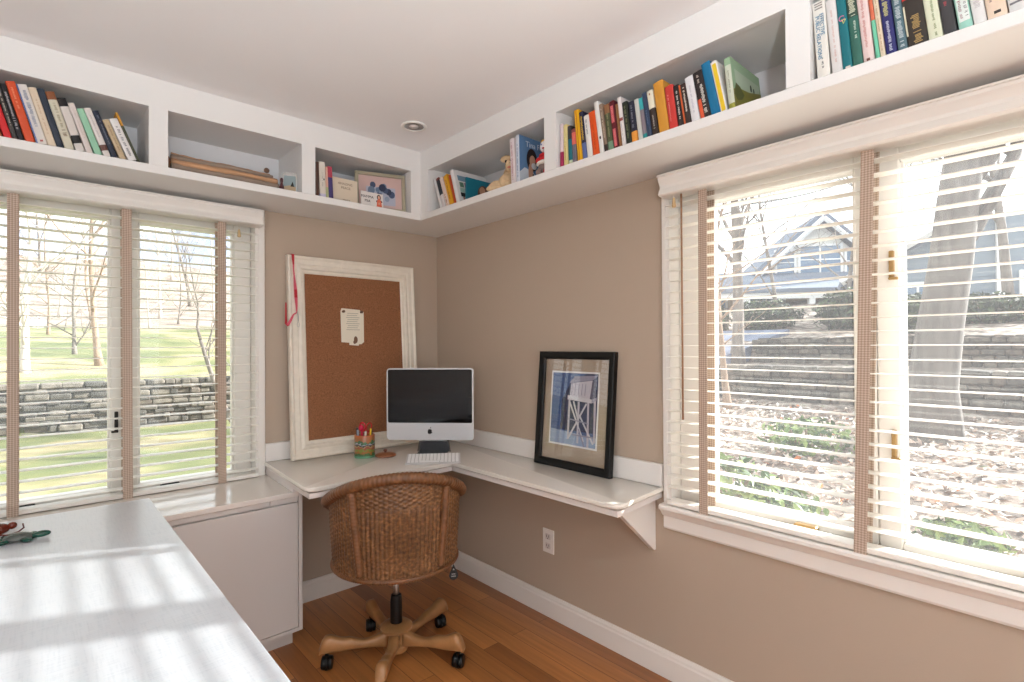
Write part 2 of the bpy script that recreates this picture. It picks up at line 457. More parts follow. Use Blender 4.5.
# ------------------------------------------------------------------ ceiling light
lt = thing('recessed_ceiling_light', 'small round white recessed light in the ceiling near the corner', 'ceiling light', (-.52, -.584, CEIL))
bm = B(); lathe(bm, [(.046, 0), (.058, 0), (.06, -.003), (.057, -.006), (.049, -.007), (.045, -.004), (.046, 0)], (-.52, -.584, CEIL), 32, cap0=False, cap1=False)
obj('trim_ring', bm, white, lt, smooth=True)
bm = B(); lathe(bm, [(.045, -.003), (.04, -.0005), (.0, -.0004)], (-.52, -.584, CEIL), 32, cap0=False, cap1=False)
obj('baffle', bm, mat('light_baffle', (150, 143, 138), .35), lt, smooth=True)
bm = B(); lathe(bm, [(.02, -.001), (.022, -.005), (.012, -.009), (.001, -.010)], (-.52, -.584, CEIL), 24, cap0=False)
obj('bulb', bm, mat('frosted_bulb', (205, 195, 192), .3), lt, smooth=True)

# ------------------------------------------------------------------ cabinet and counter under the left window
cab = thing('low_cabinet', 'long low white cabinet under the left window counter', 'cabinet', (-1.98, -.21, 0))
bm = B()
box(bm, -2.98, -.998, -.402, -.002, .085, .658)
box(bm, -.998, -.981, -.42, -.002, .085, .679, .0015)
box(bm, -2.98, -.998, -.42, -.402, .085, .1); 
obj('body', bm, cabw, cab)
bm = B(); box(bm, -2.9, -.996, -.338, -.02, 0, .085); obj('toe_kick', bm, cabw, cab)
for i, (x0, x1) in enumerate(((-1.76, -1.0), (-2.38, -1.764), (-2.975, -2.384))):
    bm = B(); box(bm, x0, x1, -.42, -.402, .102, .632, .002); obj('door', bm, cabw, cab)
for i, (x0, x1) in enumerate(((-1.112, -1.0), (-1.76, -1.115), (-2.38, -1.764), (-2.975, -2.384))):
    bm = B(); box(bm, x0, x1, -.416, -.402, .638, .657, .001); obj('top_rail', bm, cabw, cab)
bm = B(); box(bm, -2.98, -.999, -.424, -.0, .658, .68, .003, seg=2)
tag(obj('countertop', bm, counterw), 'glossy white counter running along under the left window', 'countertop')

# ------------------------------------------------------------------ corner desk
dk = thing('corner_desk', 'white L-shaped corner desk with a low backsplash and bracket', 'desk', (-.5, -.3, .68))
def rpoly(pts, rad, n=6):
    out = []
    m = len(pts)
    for i, p in enumerate(pts):
        r = rad[i]
        if r == 0: out.append(p); continue
        a = Vector(pts[(i-1) % m])-Vector(p); b = Vector(pts[(i+1) % m])-Vector(p); a.normalize(); b.normalize()
        p0 = Vector(p)+a*r; p1 = Vector(p)+b*r
        for k in range(n+1):
            t = k/n; q = (1-t)**2*p0+2*t*(1-t)*Vector(p)+t*t*p1; out.append((q.x, q.y))
    return out
top = rpoly([(-1.013, -.001), (-1.045, -.637), (-.354, -.637), (-.341, -1.605), (-.001, -1.573), (-.001, -.001)], [0, .035, .015, .05, 0, 0])
bm = B()
vs = prism(bm, top, 'z', .7225, .7405)
es = [e for e in bm.edges if abs(e.verts[0].co.z-e.verts[1].co.z) < 1e-6]
bmesh.ops.bevel(bm, geom=es, offset=.006, segments=3, affect='EDGES', profile=.5)
obj('desktop', bm, deskw, dk, angle=.6)
ap = [(-1.003, -.003), (-1.033, -.628), (-.344, -.628), (-.331, -1.592), (-.003, -1.562), (-.003, -.003)]
api = [(-.983, -.003), (-1.012, -.608), (-.324, -.608), (-.311, -1.574), (-.003, -1.544)]
bm = B()
for i in range(4):
    a, b, c, d = ap[i], ap[i+1], api[i+1], api[i]
    prism(bm, [a, b, c, d], 'z', .696, .7165)
cx_, cy_ = -.55, -.5
gp = [(-.99, -.003), (-1.018, -.612), (-.328, -.612), (-.315, -1.578), (-.003, -1.548)]; gi_ = [(-.975, -.003), (-1.0, -.595), (-.311, -.595), (-.298, -1.562), (-.003, -1.532)]
for i in range(4): prism(bm, [gp[i], gp[i+1], gi_[i+1], gi_[i]], 'z', .7165, .7228)
# the stretch over the counter is closed down to the counter's surface
prism(bm, [(-1.0032, -.003), (-1.0234, -.424), (-.99, -.424), (-.983, -.003)], 'z', .6805, .6962)
obj('apron', bm, mat('apron_white_paint', (228, 222, 219), .4), dk)
bm = B(); box(bm, -1.008, 0, -.021, 0, .741, .828, .002); box(bm, -.021, 0, -1.572, -.021, .741, .828, .002)
obj('backsplash', bm, mat('backsplash_white', (230, 227, 224), .35), dk)
bm = B(); prism(bm, [(-.002, .6955), (-.25, .6955), (-.252, .69), (-.012, .483), (-.002, .483)], 'y', -1.532, -1.508); obj('bracket', bm, white, dk)
bm = B(); prism(bm, [(-.62, .7055), (-.62, .69), (-.03, .42), (-.03, .7055)], 'y', -.05, -.028)
bm.free()

# ------------------------------------------------------------------ big table in the foreground
tb = thing('work_table', 'large white table in the foreground with patches of sunlight', 'table', (-2.2, -1.4, 0))
bm = B(); box(bm, -2.9, -1.52, -2.36, -.352, .706, .7405, .003, seg=2); obj('tabletop', bm, tablew, tb)
bm = B(); box(bm, -2.86, -1.6, -2.3, -.5, .64, .706); obj('apron', bm, cabw, tb)
for x, y in ((-2.83, -2.27), (-1.64, -2.27), (-2.83, -.55), (-1.64, -.55)):
    bm = B(); box(bm, x-.03, x+.03, y-.03, y+.03, 0, .64, .004); obj('leg', bm, cabw, tb)

# ------------------------------------------------------------------ outlet
ol = thing('wall_outlet', 'white double power outlet on the tan wall under the desk', 'outlet', (0, -.94, .357))
bm = B(); box(bm, -.006, 0, -.976, -.904, .3, .414, .003, seg=2); obj('cover_plate', bm, white, ol)
for zc in (.335, .379):
    bm = B(); box(bm, -.0085, -.005, -.957, -.923, zc-.014, zc+.014, .002); r = obj('receptacle', bm, mat('outlet_face', (214, 206, 202), .4), ol)
    bm = B()
    for dy in (-.007, .007): box(bm, -.0092, -.008, -.94+dy-.0012, -.94+dy+.0012, zc-.003, zc+.008)
    box(bm, -.0092, -.008, -.942, -.938, zc-.011, zc-.006)
    obj('slot', bm, black, r)
# ------------------------------------------------------------------ books
pages = mat('page_block', (232, 224, 206), .9)
def bcol(c):
    return mat('book_%02x%02x%02x' % tuple(c), [v*.93 for v in c], .45, spec=.35)
BOOKS = {}
RND = random.Random(5)
def book(side, s0, w, tan, h, D, segs, label, group, marks=(), out=.302, stripe=None, name='book', z0=ZS, reg=True):
    """a bound book: cover wrapped round a page block; local x along the shelf, y into the shelf, z up the spine"""
    th = math.atan(tan); t = max(.004, w*math.cos(th)-.0007); H = h/math.cos(th)
    b = min(.0025, t*.2); bul = min(.003, t*.16)
    outer = [(0, D), (0, bul)]+[(t*(.5-.5*math.cos(PI*k/6)), bul-bul*math.sin(PI*k/6)) for k in range(1, 6)]+[(t, bul), (t, D)]
    inner = [(t-b, D), (t-b, bul+b), (b, bul+b), (b, D)]
    poly = outer+inner
    cols = []; bm = B(); z = 0
    if segs and not isinstance(segs[0], tuple): segs = [(1, segs)]
    n = len(poly); prev = None
    def ring(zz): return [bm.verts.new((x, y, zz)) for x, y in poly]
    r0 = ring(0); bm.faces.new(r0[::-1]).material_index = 0
    for fr, c in segs:
        mi = len(cols); cols.append(bcol(c))
        r1 = ring(fr*H)
        for k in range(n):
            bm.faces.new((r0[k], r0[(k+1) % n], r1[(k+1) % n], r1[k])).material_index = mi
        r0 = r1
    bm.faces.new(r0).material_index = len(cols)-1
    bmesh.ops.triangulate(bm, faces=[f for f in bm.faces if len(f.verts) > 4])
    if side == 'l': loc = (s0, -out, z0); rz = 0
    else: loc = (-out, -s0, z0); rz = -PI/2
    o = obj(name, bm, cols, None)
    o.location = loc; o.rotation_euler = (0, -th, rz)
    tag(o, label, 'book', group)
    bm = B(); box(bm, b, t-b, bul+b, D-.003, .003, H-.003)
    p = obj('page_block', bm, pages, o, world=False)
    # lettering / stripes on the spine: thin raised shapes
    if marks or stripe:
        bm = B(); mm = []
        if stripe:
            c, za, zb, xa, xb = stripe; mm.append(bcol(c))
            box(bm, xa*t, xb*t, -.0007, .001, za*H, zb*H)
        for mk in marks:
            mm.append(bcol(mk[1])); mi = len(mm)-1
            if mk[0] == 't':                       # readable words, running down the spine
                _, c, s, zc, size, xc = mk
                M = Matrix.Translation((xc*t, -.0006, zc*H)) @ Matrix.Rotation(PI/2, 4, 'X') @ Matrix.Rotation(-PI/2, 4, 'Z')
                text_geom(bm, s, size, M, mi)
            elif mk[0] == 'm':                     # lettering too small to read: broken strokes
                _, c, za, zb, x0, x1 = mk; zz = zb*H
                while zz > za*H:
                    l = RND.uniform(.002, .0042); q = RND.uniform(0, .3)
                    box(bm, t*(x0+(x1-x0)*q), t*(x1-(x1-x0)*RND.uniform(0, .25)), -.0006, .001, zz-l*.55, zz, mi=mi)
                    zz -= l*1.0 if RND.random() > .16 else l*2.6
            elif mk[0] == 'b':                     # plain label block
                _, c, za, zb, x0, x1 = mk
                box(bm, t*x0, t*x1, -.0006, .001, za*H, zb*H, mi=mi)
        obj('spine_lettering' if marks else 'spine_stripe', bm, mm, o, world=False)
    BOOKS[label] = o
    return o, t, H

def bay(side, group, rows, last_right=-9, out=.302):
    pr = None
    for (s0, w, tan, h, D, segs, label, *ex) in rows:
        ex = ex[0] if ex else {}
        if pr:
            ps1, ptan, ph = pr
            s0 = max(s0, ps1); zt = min(h, ph)
            gap = s0-ps1
            tan = min(tan, ptan+gap/zt)
        book(side, s0, w, tan, h, D, segs, label, group, out=out+ex.get('out', 0), **{k: v for k, v in ex.items() if k != 'out'})
        pr = (s0+w, tan, h)

W = (226, 220, 212)
GA = 'leaning books in the bay above the left window'
bay('l', GA, [
 (-2.0640, .026, .29, .19, .17, (120, 80, 60), 'brown book beyond the orange sliver at the left end of the shelf'),
 (-2.0330, .030, .29, .19, .17, (60, 66, 90), 'slate blue book near the left end of the shelf'),
 (-1.9980, .032, .29, .185, .17, (210, 205, 190), 'off-white book left of the orange-brown book'),
 (-1.9610, .026, .29, .18, .17, (70, 90, 70), 'dull green book left of the orange-brown book'),
 (-1.9315, .0156, .285, .185, .17, (196, 112, 62), 'orange-brown book cut by the left edge of the photo'),
 (-1.9121, .0207, .278, .190, .17, (214, 40, 44), 'bright red book at the far left of the shelf'),
 (-1.8909, .0129, .26, .180, .17, (66, 62, 60), 'thin dark grey book right of the bright red book', dict(marks=[('m', (190, 180, 165), .25, .8, .3, .7)])),
 (-1.8775, .017, .262, .178, .17, (28, 27, 32), 'black book with pale lettering left of the orange-red book', dict(marks=[('m', (190, 186, 190), .2, .85, .25, .7)])),
 (-1.8590, .0256, .31, .190, .18, (218, 84, 44), 'tall orange-red book among the leaning books on the left', dict(marks=[('m', (240, 150, 110), .55, .9, .35, .6)])),
 (-1.8314, .0290, .326, .188, .18, (228, 222, 216), 'white book with blue spine edge right of the orange-red book', dict(stripe=((86, 110, 170), 0, 1, .0, .13), marks=[('m', (130, 140, 165), .3, .9, .35, .75), ('b', (170, 90, 90), .04, .07, .4, .7)])),
 (-1.8019, .0230, .325, .187, .18, (226, 208, 184), 'plain cream book left of the navy book', dict(marks=[('m', (196, 164, 130), .2, .8, .4, .6)])),
 (-1.7783, .0207, .328, .190, .18, (44, 54, 70), 'tall dark navy book right of the plain cream book'),
 (-1.7571, .0265, .31, .187, .18, [(.86, (216, 210, 190)), (1, (142, 84, 48))], 'cream book with a brown top on its spine', dict(marks=[('m', (150, 140, 110), .38, .8, .35, .7), ('m', (120, 96, 66), .2, .34, .25, .8)])),
 (-1.7279, .0268, .351, .174, .18, [(.15, (222, 215, 210)), (.3, (32, 28, 30)), (.84, (220, 212, 206)), (1, (30, 26, 28))], 'white book with black bands at spine top and near bottom'),
 (-1.6986, .0200, .372, .165, .18, (222, 210, 204), 'pinkish white book left of the mint green book', dict(marks=[('m', (196, 180, 174), .3, .8, .4, .6)])),
 (-1.6749, .0226, .385, .152, .17, (154, 204, 174), 'pale mint green book among the leaning books'),
 (-1.6500, .0227, .41, .160, .17, [(.12, (222, 214, 208)), (.24, (110, 72, 64)), (1, (224, 216, 212))], 'white book with brown patch right of the mint book', dict(marks=[('m', (180, 172, 176), .4, .85, .4, .6)])),
 (-1.6261, .0201, .41, .157, .17, (38, 44, 62), 'dark navy book right of the white book with brown patch', dict(marks=[('m', (130, 136, 150), .3, .9, .4, .65)])),
 (-1.6024, .0217, .405, .133, .16, (196, 174, 142), 'short tan book left of the white lettered book', dict(marks=[('m', (150, 124, 96), .2, .85, .4, .65)])),
 (-1.5765, .0289, .419, .141, .16, (234, 230, 228), 'white book with grey spine letters near the bay end', dict(marks=[('m', (120, 116, 124), .12, .82, .32, .68)])),
 (-1.5470, .0085, .413, .170, .15, [(.74, (74, 76, 54)), (1, (214, 152, 48))], 'thin dark green book with yellow top, last in the row'),
])
GC = 'upright books at the left of the corner bay'
bay('l', GC, [
 (-.8705, .0150, .003, .160, .16, (92, 66, 56), 'thin dark brown book against the left bay divider'),
 (-.8501, .0286, .05, .165, .16, [(.1, (205, 200, 222)), (1, (226, 216, 204))], 'cream white book right of the dark brown book', dict(marks=[('m', (190, 178, 168), .3, .7, .3, .6), ('b', (90, 86, 84), .48, .53, .62, .8)])),
 (-.8201, .0116, .06, .145, .16, [(.35, (184, 186, 140)), (1, (224, 176, 158))], 'slim peach book with greenish foot'),
 (-.8081, .0225, .062, .151, .16, [(.66, (72, 62, 116)), (1, (184, 68, 86))], 'purple book with a crimson top beside the cream cover'),
])
GD = 'books leaning in the corner bay of the right wall'
bay('r', GD, [
 (.4776, .0200, .393, .163, .15, (228, 226, 226), 'slim white book leaning at the corner end of the right shelf'),
 (.5000, .0260, .395, .160, .15, [(.42, (224, 218, 218)), (.93, (48, 54, 62)), (1, (120, 56, 48))], 'book with dark upper spine and white foot near the corner'),
 (.5300, .0290, .395, .155, .15, (230, 208, 196), 'pinkish cream book left of the yellow book', dict(marks=[('m', (170, 120, 106), .05, .4, .3, .7)])),
 (.5600, .0360, .37, .156, .16, (226, 164, 32), 'yellow book leaning in the corner bay', dict(marks=[('m', (150, 96, 30), .2, .85, .4, .6)])),
 (.6000, .0150, .345, .151, .16, (196, 78, 34), 'thin orange-red book right of the yellow one'),
 (.6170, .0280, .33, .170, .21, (228, 224, 222), 'large white book with a picture cover behind the teal book'),
])
# cover picture of the white book: small photo patches and a dark figure
def cover_panel(o, name, t, items):
    """flat shapes laid on a book's right hand cover; item = (col, y0, y1, z0, z1) or ('t', col, text, yc, zc, size) or ('e', col, yc, zc, ry, rz)"""
    bm = B(); mm = []
    for q in items:
        k = len(mm)
        lev = .0004+.00025*k
        if q[0] == 't':
            mm.append(bcol(q[1]))
            M = Matrix.Translation((t+lev, q[3], q[4])) @ Matrix.Rotation(PI/2, 4, 'Z') @ Matrix.Rotation(PI/2, 4, 'X')
            text_geom(bm, q[2], q[5], M, k)
        elif q[0] == 'e':
            mm.append(bcol(q[1]))
            vs = [(q[2]+q[4]*math.cos(2*PI*i/20), q[3]+q[5]*math.sin(2*PI*i/20)) for i in range(20)]
            prism(bm, vs, 'x', t-.0005, t+lev, k)
        elif q[0] == 'p':
            mm.append(bcol(q[1])); prism(bm, q[2], 'x', t-.0005, t+lev, k)
        else:
            mm.append(bcol(q[0])); box(bm, t-.0005, t+lev, q[1], q[2], q[3], q[4], mi=k)
    obj(name, bm, mm, o, world=False)
def bt(label):
    o = BOOKS[label]; xs = [v.co.x for v in o.data.vertices]; zs = [v.co.z for v in o.data.vertices]
    return o, max(xs), max(zs)
o, t, H = bt('large white book with a picture cover behind the teal book')
cover_panel(o, 'cover_picture', t, [((120, 150, 170), .02, .10, .12, .15), ((96, 130, 110), .025, .05, .085, .112), ((150, 110, 140), .055, .10, .085, .112), ((170, 200, 190), .02, .09, .055, .08), ((34, 32, 34), .02, .12, .03, .052), ((168, 122, 104), .03, .1, .0, .028), ((190, 190, 205), .12, .19, .02, .14)])
book('r', .687, .011, -.01, .112, .165, (22, 108, 128), 'small teal picture book standing before the white one', GD)
o, t, H = bt('small teal picture book standing before the white one')
cover_panel(o, 'cover_picture', t, [('e', (96, 62, 48), .105, .048, .036, .04), ('e', (196, 150, 120), .098, .062, .018, .02), ((60, 44, 44), .09, .15, .0, .03)])
book('r', 1.0169, .0285, .055, .200, .17, (228, 214, 214), 'pale pink white book right of the plush animal', GD, marks=[('m', (196, 150, 156), .1, .92, .3, .7)])
o, t, H = book('r', 1.0490, .0250, .022, .205, .2, (216, 222, 232), 'tall book with blue portrait cover behind the doll', GD, marks=[('m', (140, 150, 180), .12, .8, .35, .65)])
cover_panel(o, 'cover_picture', t, [((96, 130, 168), .001, .199, .0, H), ('p', (206, 212, 220), [(.0, 0), (.0, .045), (.03, .07), (.075, .06), (.12, .03), (.12, 0)]), ('e', (44, 30, 28), .075, .11, .032, .05), ('e', (206, 158, 132), .078, .105, .018, .026), ('e', (206, 158, 132), .066, .05, .014, .045), ('e', (225, 225, 228), .086, .085, .016, .014), ((40, 40, 50), .076, .084, .0, .05), ('t', (214, 224, 236), 'Tina Fey', .095, H-.032, .034)])

GE = 'books in the long bay on the right wall'
bay('r', GE, [
 (1.3040, .0180, .0, .174, .15, [(.36, (166, 40, 84)), (1, (224, 206, 210))], 'book with magenta foot and pale top beside the divider'),
 (1.3254, .0205, .02, .164, .15, [(1, (232, 214, 148))], 'pale yellow book second from the divider', dict(marks=[('m', (190, 160, 100), .1, .6, .4, .6)])),
 (1.3499, .0190, .04, .152, .15, [(.12, (190, 200, 170)), (.66, (24, 110, 124)), (1, (58, 50, 52))], 'teal book with dark top left of the coral book'),
 (1.3704, .0200, .09, .134, .15, [(.55, (120, 112, 124)), (.9, (226, 108, 92)), (1, (140, 70, 66))], 'short grey book with coral upper spine'),
 (1.3962, .0235, .156, .202, .15, (236, 176, 24), 'tall yellow book among the books of the long bay', dict(marks=[('b', (196, 110, 20), 0, 1, .46, .56)])),
 (1.4219, .0204, .185, .187, .16, [(.35, (92, 108, 160)), (1, (28, 30, 62))], 'navy book with yellow letters right of the tall yellow book', dict(marks=[('m', (232, 190, 70), .42, .9, .3, .75)])),
 (1.4443, .0253, .195, .165, .16, (234, 230, 224), 'white book with grey script left of the orange book', dict(marks=[('m', (150, 154, 156), .55, .9, .3, .65)])),
 (1.4710, .0294, .175, .170, .16, (230, 86, 24), 'bright orange book between two white books', dict(marks=[('m', (170, 60, 20), .15, .7, .45, .6)])),
 (1.5028, .0206, .185, .200, .16, (236, 233, 228), 'tall plain white book right of the bright orange book', dict(marks=[('b', (60, 60, 60), .28, .33, .4, .75)])),
 (1.5243, .0158, .14, .184, .16, [(.16, (60, 46, 42)), (1, (146, 124, 106))], 'grey-brown book right of the tall plain white book', dict(marks=[('m', (214, 200, 180), .3, .9, .4, .65)])),
 (1.5410, .0240, .125, .174, .16, [(.2, (120, 150, 124)), (.8, (84, 88, 60)), (1, (150, 104, 70))], 'mottled olive green book left of the dark red book', dict(marks=[('m', (150, 150, 110), .3, .8, .4, .7)])),
 (1.5667, .0226, .128, .178, .17, (98, 22, 32), 'dark red book with pink label panels', dict(marks=[('b', (222, 112, 118), .55, .9, .22, .75), ('b', (222, 112, 118), .06, .42, .22, .75), ('m', (250, 205, 200), .58, .88, .4, .6), ('m', (250, 205, 200), .1, .4, .4, .6)])),
 (1.5902, .0112, .115, .160, .15, (146, 100, 62), 'slim brown book right of the dark red book'),
 (1.6026, .0165, .14, .180, .17, (232, 224, 222), 'white book in navy wrapper left of the olive-black book', dict(marks=[('b', (160, 84, 80), .52, .58, .1, .95), ('m', (190, 180, 190), .1, .45, .4, .6)])),
 (1.6204, .0217, .132, .156, .16, (46, 50, 40), 'olive-black book left of the navy and orange book', dict(marks=[('m', (120, 128, 90), .15, .9, .35, .7)])),
 (1.6434, .0237, .11, .149, .16, [(.27, (238, 158, 64)), (1, (38, 40, 58))], 'navy book with an orange panel at its foot', dict(marks=[('m', (130, 134, 150), .35, .9, .35, .65)])),
 (1.6703, .0177, .128, .148, .16, (206, 206, 200), 'pale grey book right of the navy and orange book'),
 (1.6892, .0154, .14, .146, .16, [(.13, (40, 150, 150)), (.72, (136, 124, 132)), (1, (62, 176, 180))], 'grey book with turquoise top and foot'),
 (1.7058, .0187, .146, .159, .16, (52, 66, 92), 'dark blue book left of the ivory-topped book', dict(marks=[('m', (110, 130, 160), .3, .6, .4, .6)])),
 (1.7256, .0235, .155, .158, .16, [(.6, (52, 40, 36)), (1, (234, 228, 206))], 'black-brown book with an ivory top panel', dict(marks=[('m', (196, 186, 176), .15, .45, .4, .65), ('b', (140, 90, 60), .9, .94, .4, .6)])),
 (1.7516, .0368, .14, .176, .18, (214, 150, 54), 'thick ochre yellow book in the middle of the row'),
 (1.7895, .0300, .128, .148, .17, (208, 62, 56), 'coral red book right of the thick ochre book', dict(marks=[('m', (240, 150, 140), .2, .8, .25, .4)])),
 (1.8216, .0205, .15, .141, .16, (40, 32, 32), 'black book with white spine title right of the red book', dict(marks=[('m', (226, 218, 208), .2, .85, .35, .68)])),
 (1.8431, .0225, .152, .136, .16, (58, 44, 40), 'dark brown book with orange edge left of the white book', dict(stripe=((206, 96, 48), 0, 1, 0, .25), marks=[('m', (226, 218, 208), .3, .9, .5, .8)])),
 (1.8680, .0283, .20, .150, .17, (232, 230, 232), 'thick white book left of the dark book with orange foot', dict(marks=[('m', (200, 196, 206), .2, .8, .4, .6)])),
 (1.8990, .0321, .19, .155, .17, [(.0, (44, 36, 36)), (1, (44, 36, 36))], 'dark book with white title and orange-red foot', dict(marks=[('b', (226, 92, 56), .0, .42, .05, .42), ('m', (230, 226, 220), .1, .7, .48, .85), ('m', (200, 190, 180), .76, .92, .35, .6)])),
 (1.9330, .0292, .235, .172, .17, (16, 112, 156), 'tall plain teal blue book near the end of the row'),
 (1.9631, .0205, .225, .165, .17, (238, 234, 230), 'white book with a yellow spine stripe', dict(stripe=((236, 200, 44), .03, .95, .25, .85), marks=[('m', (220, 170, 40), .1, .5, .45, .65)])),
 (1.9885, .0215, .107, .160, .20, [(.12, (150, 150, 60)), (.86, (206, 210, 192)), (1, (150, 180, 146))], 'pale green book with landscape cover, last of the row', dict(marks=[('m', (150, 150, 130), .3, .75, .4, .6)])),
])
o, t, H = bt('pale green book with landscape cover, last of the row')
cover_panel(o, 'cover_picture', t, [((158, 186, 152), .0, .199, 0, H), ((182, 198, 176), .02, .19, .06, H*.8), ('p', (134, 128, 56), [(0, 0), (0, .06), (.05, .075), (.11, .082), (.199, .105), (.199, 0)]), ('p', (92, 96, 50), [(0, .045), (.02, .085), (.045, .08), (.07, .06), (.05, .04), (.02, .03)]), ('e', (60, 72, 58), .125, .10, .006, .011), ('e', (70, 80, 66), .145, .098, .004, .008)])

GF = 'books in the right end bay above the sunny window'
bay('r', GF, [
 (2.2285, .0310, .059, .208, .17, (232, 228, 220), 'white book with blue public relations title at the left end', dict(marks=[('t', (40, 120, 160), 'EFFECTIVE', .69, .0128, .68), ('t', (40, 120, 160), 'PUBLIC RELATIONS', .535, .0135, .34), ('m', (120, 120, 120), .14, .26, .4, .6), ('b', (150, 144, 140), .90, .915, .2, .8), ('b', (150, 144, 140), .935, .95, .2, .8), ('b', (150, 144, 140), .965, .98, .2, .8)])),
 (2.2639, .0240, .095, .200, .17, (224, 220, 218), 'pale grey-white book left of the dark teal book', dict(marks=[('m', (214, 180, 172), .15, .85, .4, .6)])),
 (2.2884, .0219, .11, .205, .17, (20, 112, 122), 'dark teal book with a looped pink and yellow emblem', dict(marks=[('b', (226, 220, 210), .01, .05, .3, .8)])),
 (2.3109, .0226, .112, .186, .17, [(.7, (52, 104, 92)), (1, (58, 78, 66))], 'forest green book with cream title right of the teal book', dict(marks=[('m', (214, 216, 190), .72, .97, .15, .85), ('m', (190, 206, 190), .4, .64, .5, .75)])),
 (2.3341, .0237, .10, .205, .17, (228, 206, 202), 'pale pink book left of the mint and orange book', dict(marks=[('m', (206, 150, 144), .2, .9, .3, .6), ('b', (110, 70, 60), .03, .06, .3, .6)])),
 (2.3606, .0087, .104, .205, .17, [(.5, (116, 200, 166)), (1, (212, 110, 80))], 'thin mint book with orange top'),
 (2.3697, .0112, .105, .205, .17, (222, 204, 178), 'thin beige book left of the deep blue book', dict(marks=[('m', (180, 150, 120), .1, .9, .35, .65)])),
 (2.3813, .0229, .105, .205, .17, (42, 42, 104), 'deep blue book with silver title', dict(marks=[('m', (196, 200, 216), .06, .42, .35, .65), ('m', (200, 196, 130), .48, .72, .25, .75), ('m', (196, 200, 216), .76, .97, .35, .65)])),
 (2.4054, .0192, .105, .200, .17, (84, 110, 120), 'grey-teal patterned book left of the thick black book', dict(marks=[('m', (190, 200, 204), .06, .92, .2, .8)])),
 (2.4257, .0378, .13, .210, .18, [(.57, (52, 44, 38)), (1, (206, 56, 54))], 'thick black book with gold letters and red top', dict(marks=[('m', (176, 146, 92), .04, .36, .3, .8), ('b', (210, 206, 180), .15, .5, .0, .09)])),
 (2.4644, .0263, .12, .205, .17, (220, 222, 196), 'pale sage book right of the thick black book', dict(marks=[('m', (150, 160, 120), .05, .7, .45, .65)])),
 (2.4916, .0240, .13, .200, .17, (62, 60, 62), 'charcoal book with red lettering', dict(marks=[('m', (176, 70, 78), .35, .8, .3, .6)])),
 (2.5181, .0245, .13, .205, .17, [(1, (158, 208, 192))], 'mint book with dark red and black title panel', dict(marks=[('b', (232, 236, 232), .1, 1, .12, .9), ('m', (180, 70, 84), .14, .95, .2, .45), ('m', (50, 46, 50), .14, .95, .58, .85)])),
 (2.5436, .0221, .126, .205, .17, (226, 224, 222), 'white book with fine grey lines right of the mint book', dict(marks=[('m', (196, 190, 190), .2, .95, .2, .8)])),
 (2.5665, .0326, .121, .205, .17, (232, 208, 186), 'peach book with small dark emblem near its foot', dict(marks=[('b', (50, 44, 40), .06, .09, .35, .7), ('m', (150, 130, 120), .2, .9, .2, .35), ('m', (110, 100, 96), .2, .9, .6, .75)])),
 (2.6006, .0274, .128, .200, .17, (222, 220, 218), 'light grey book cut by the right edge of the photo', dict(marks=[('b', (120, 116, 120), .1, .12, .1, .9), ('b', (120, 116, 120), .16, .18, .1, .9), ('m', (90, 90, 96), .3, .9, .3, .6)])),
 (2.6300, .0300, .128, .200, .17, (120, 50, 46), 'maroon book beyond the right edge of the photo'),
 (2.6630, .0260, .128, .195, .17, (60, 80, 96), 'blue-grey book beyond the maroon book'),
])
o, t, H = bt('dark teal book with a looped pink and yellow emblem')
bm = B(); Q = lambda a, r: (t*.45+r*math.cos(a), -.0008, H*.67+r*math.sin(a))
tube(bm, [Q(a*PI/10, .0062) for a in range(2, 20)], .0011, 6, 0)
tube(bm, [(t*.4, -.0008, H*.65), (t*.85, -.0008, H*.64), (t*.55, -.0008, H*.60), (t*.5, -.0008, H*.645)], .0011, 6, 1)
obj('spine_emblem', bm, [bcol((222, 130, 170)), bcol((230, 226, 130))], o, world=False)

# ------------------------------------------------------------------ other things on the shelves
def facing(name, x0, x1, y, z0, h, th, lean):
    """matrix for an upright panel whose face looks out of the left-wall shelf (-y): local x right, y up, z out"""
    return Matrix.Translation(((x0+x1)/2, y, z0)) @ Matrix.Rotation(-lean, 4, 'X') @ Matrix.Rotation(PI/2, 4, 'X')

# cream book standing with its cover outwards
M = facing('', -.775, -.644, -.262, ZS, .132, .018, .06)
bm = B(); box(bm, -.066, .066, .0, .124, -.004, -.0015, .0008, mat=M); box(bm, -.066, .066, 0, .124, -.02, -.0175, .0008, mat=M); box(bm, -.066, -.0635, 0, .124, -.02, -.0015, mat=M)
o = tag(obj('book', bm, bcol((228, 212, 190))), 'cream book standing cover outwards beside the pink framed photo', 'book')
bm = B(); box(bm, -.0632, .064, .002, .122, -.0172, -.0043, mat=M); obj('page_block', bm, pages, o)
bm = B(); text_geom(bm, 'AMAZING', .0165, M @ Matrix.Translation((.002, .098, -.0012)), 0); text_geom(bm, 'PEACE', .0165, M @ Matrix.Translation((.004, .078, -.0012)), 0); text_geom(bm, 'MAYA', .014, M @ Matrix.Translation((.006, .018, -.0012)), 0)
obj('cover_title', bm, bcol((150, 128, 108)), o)

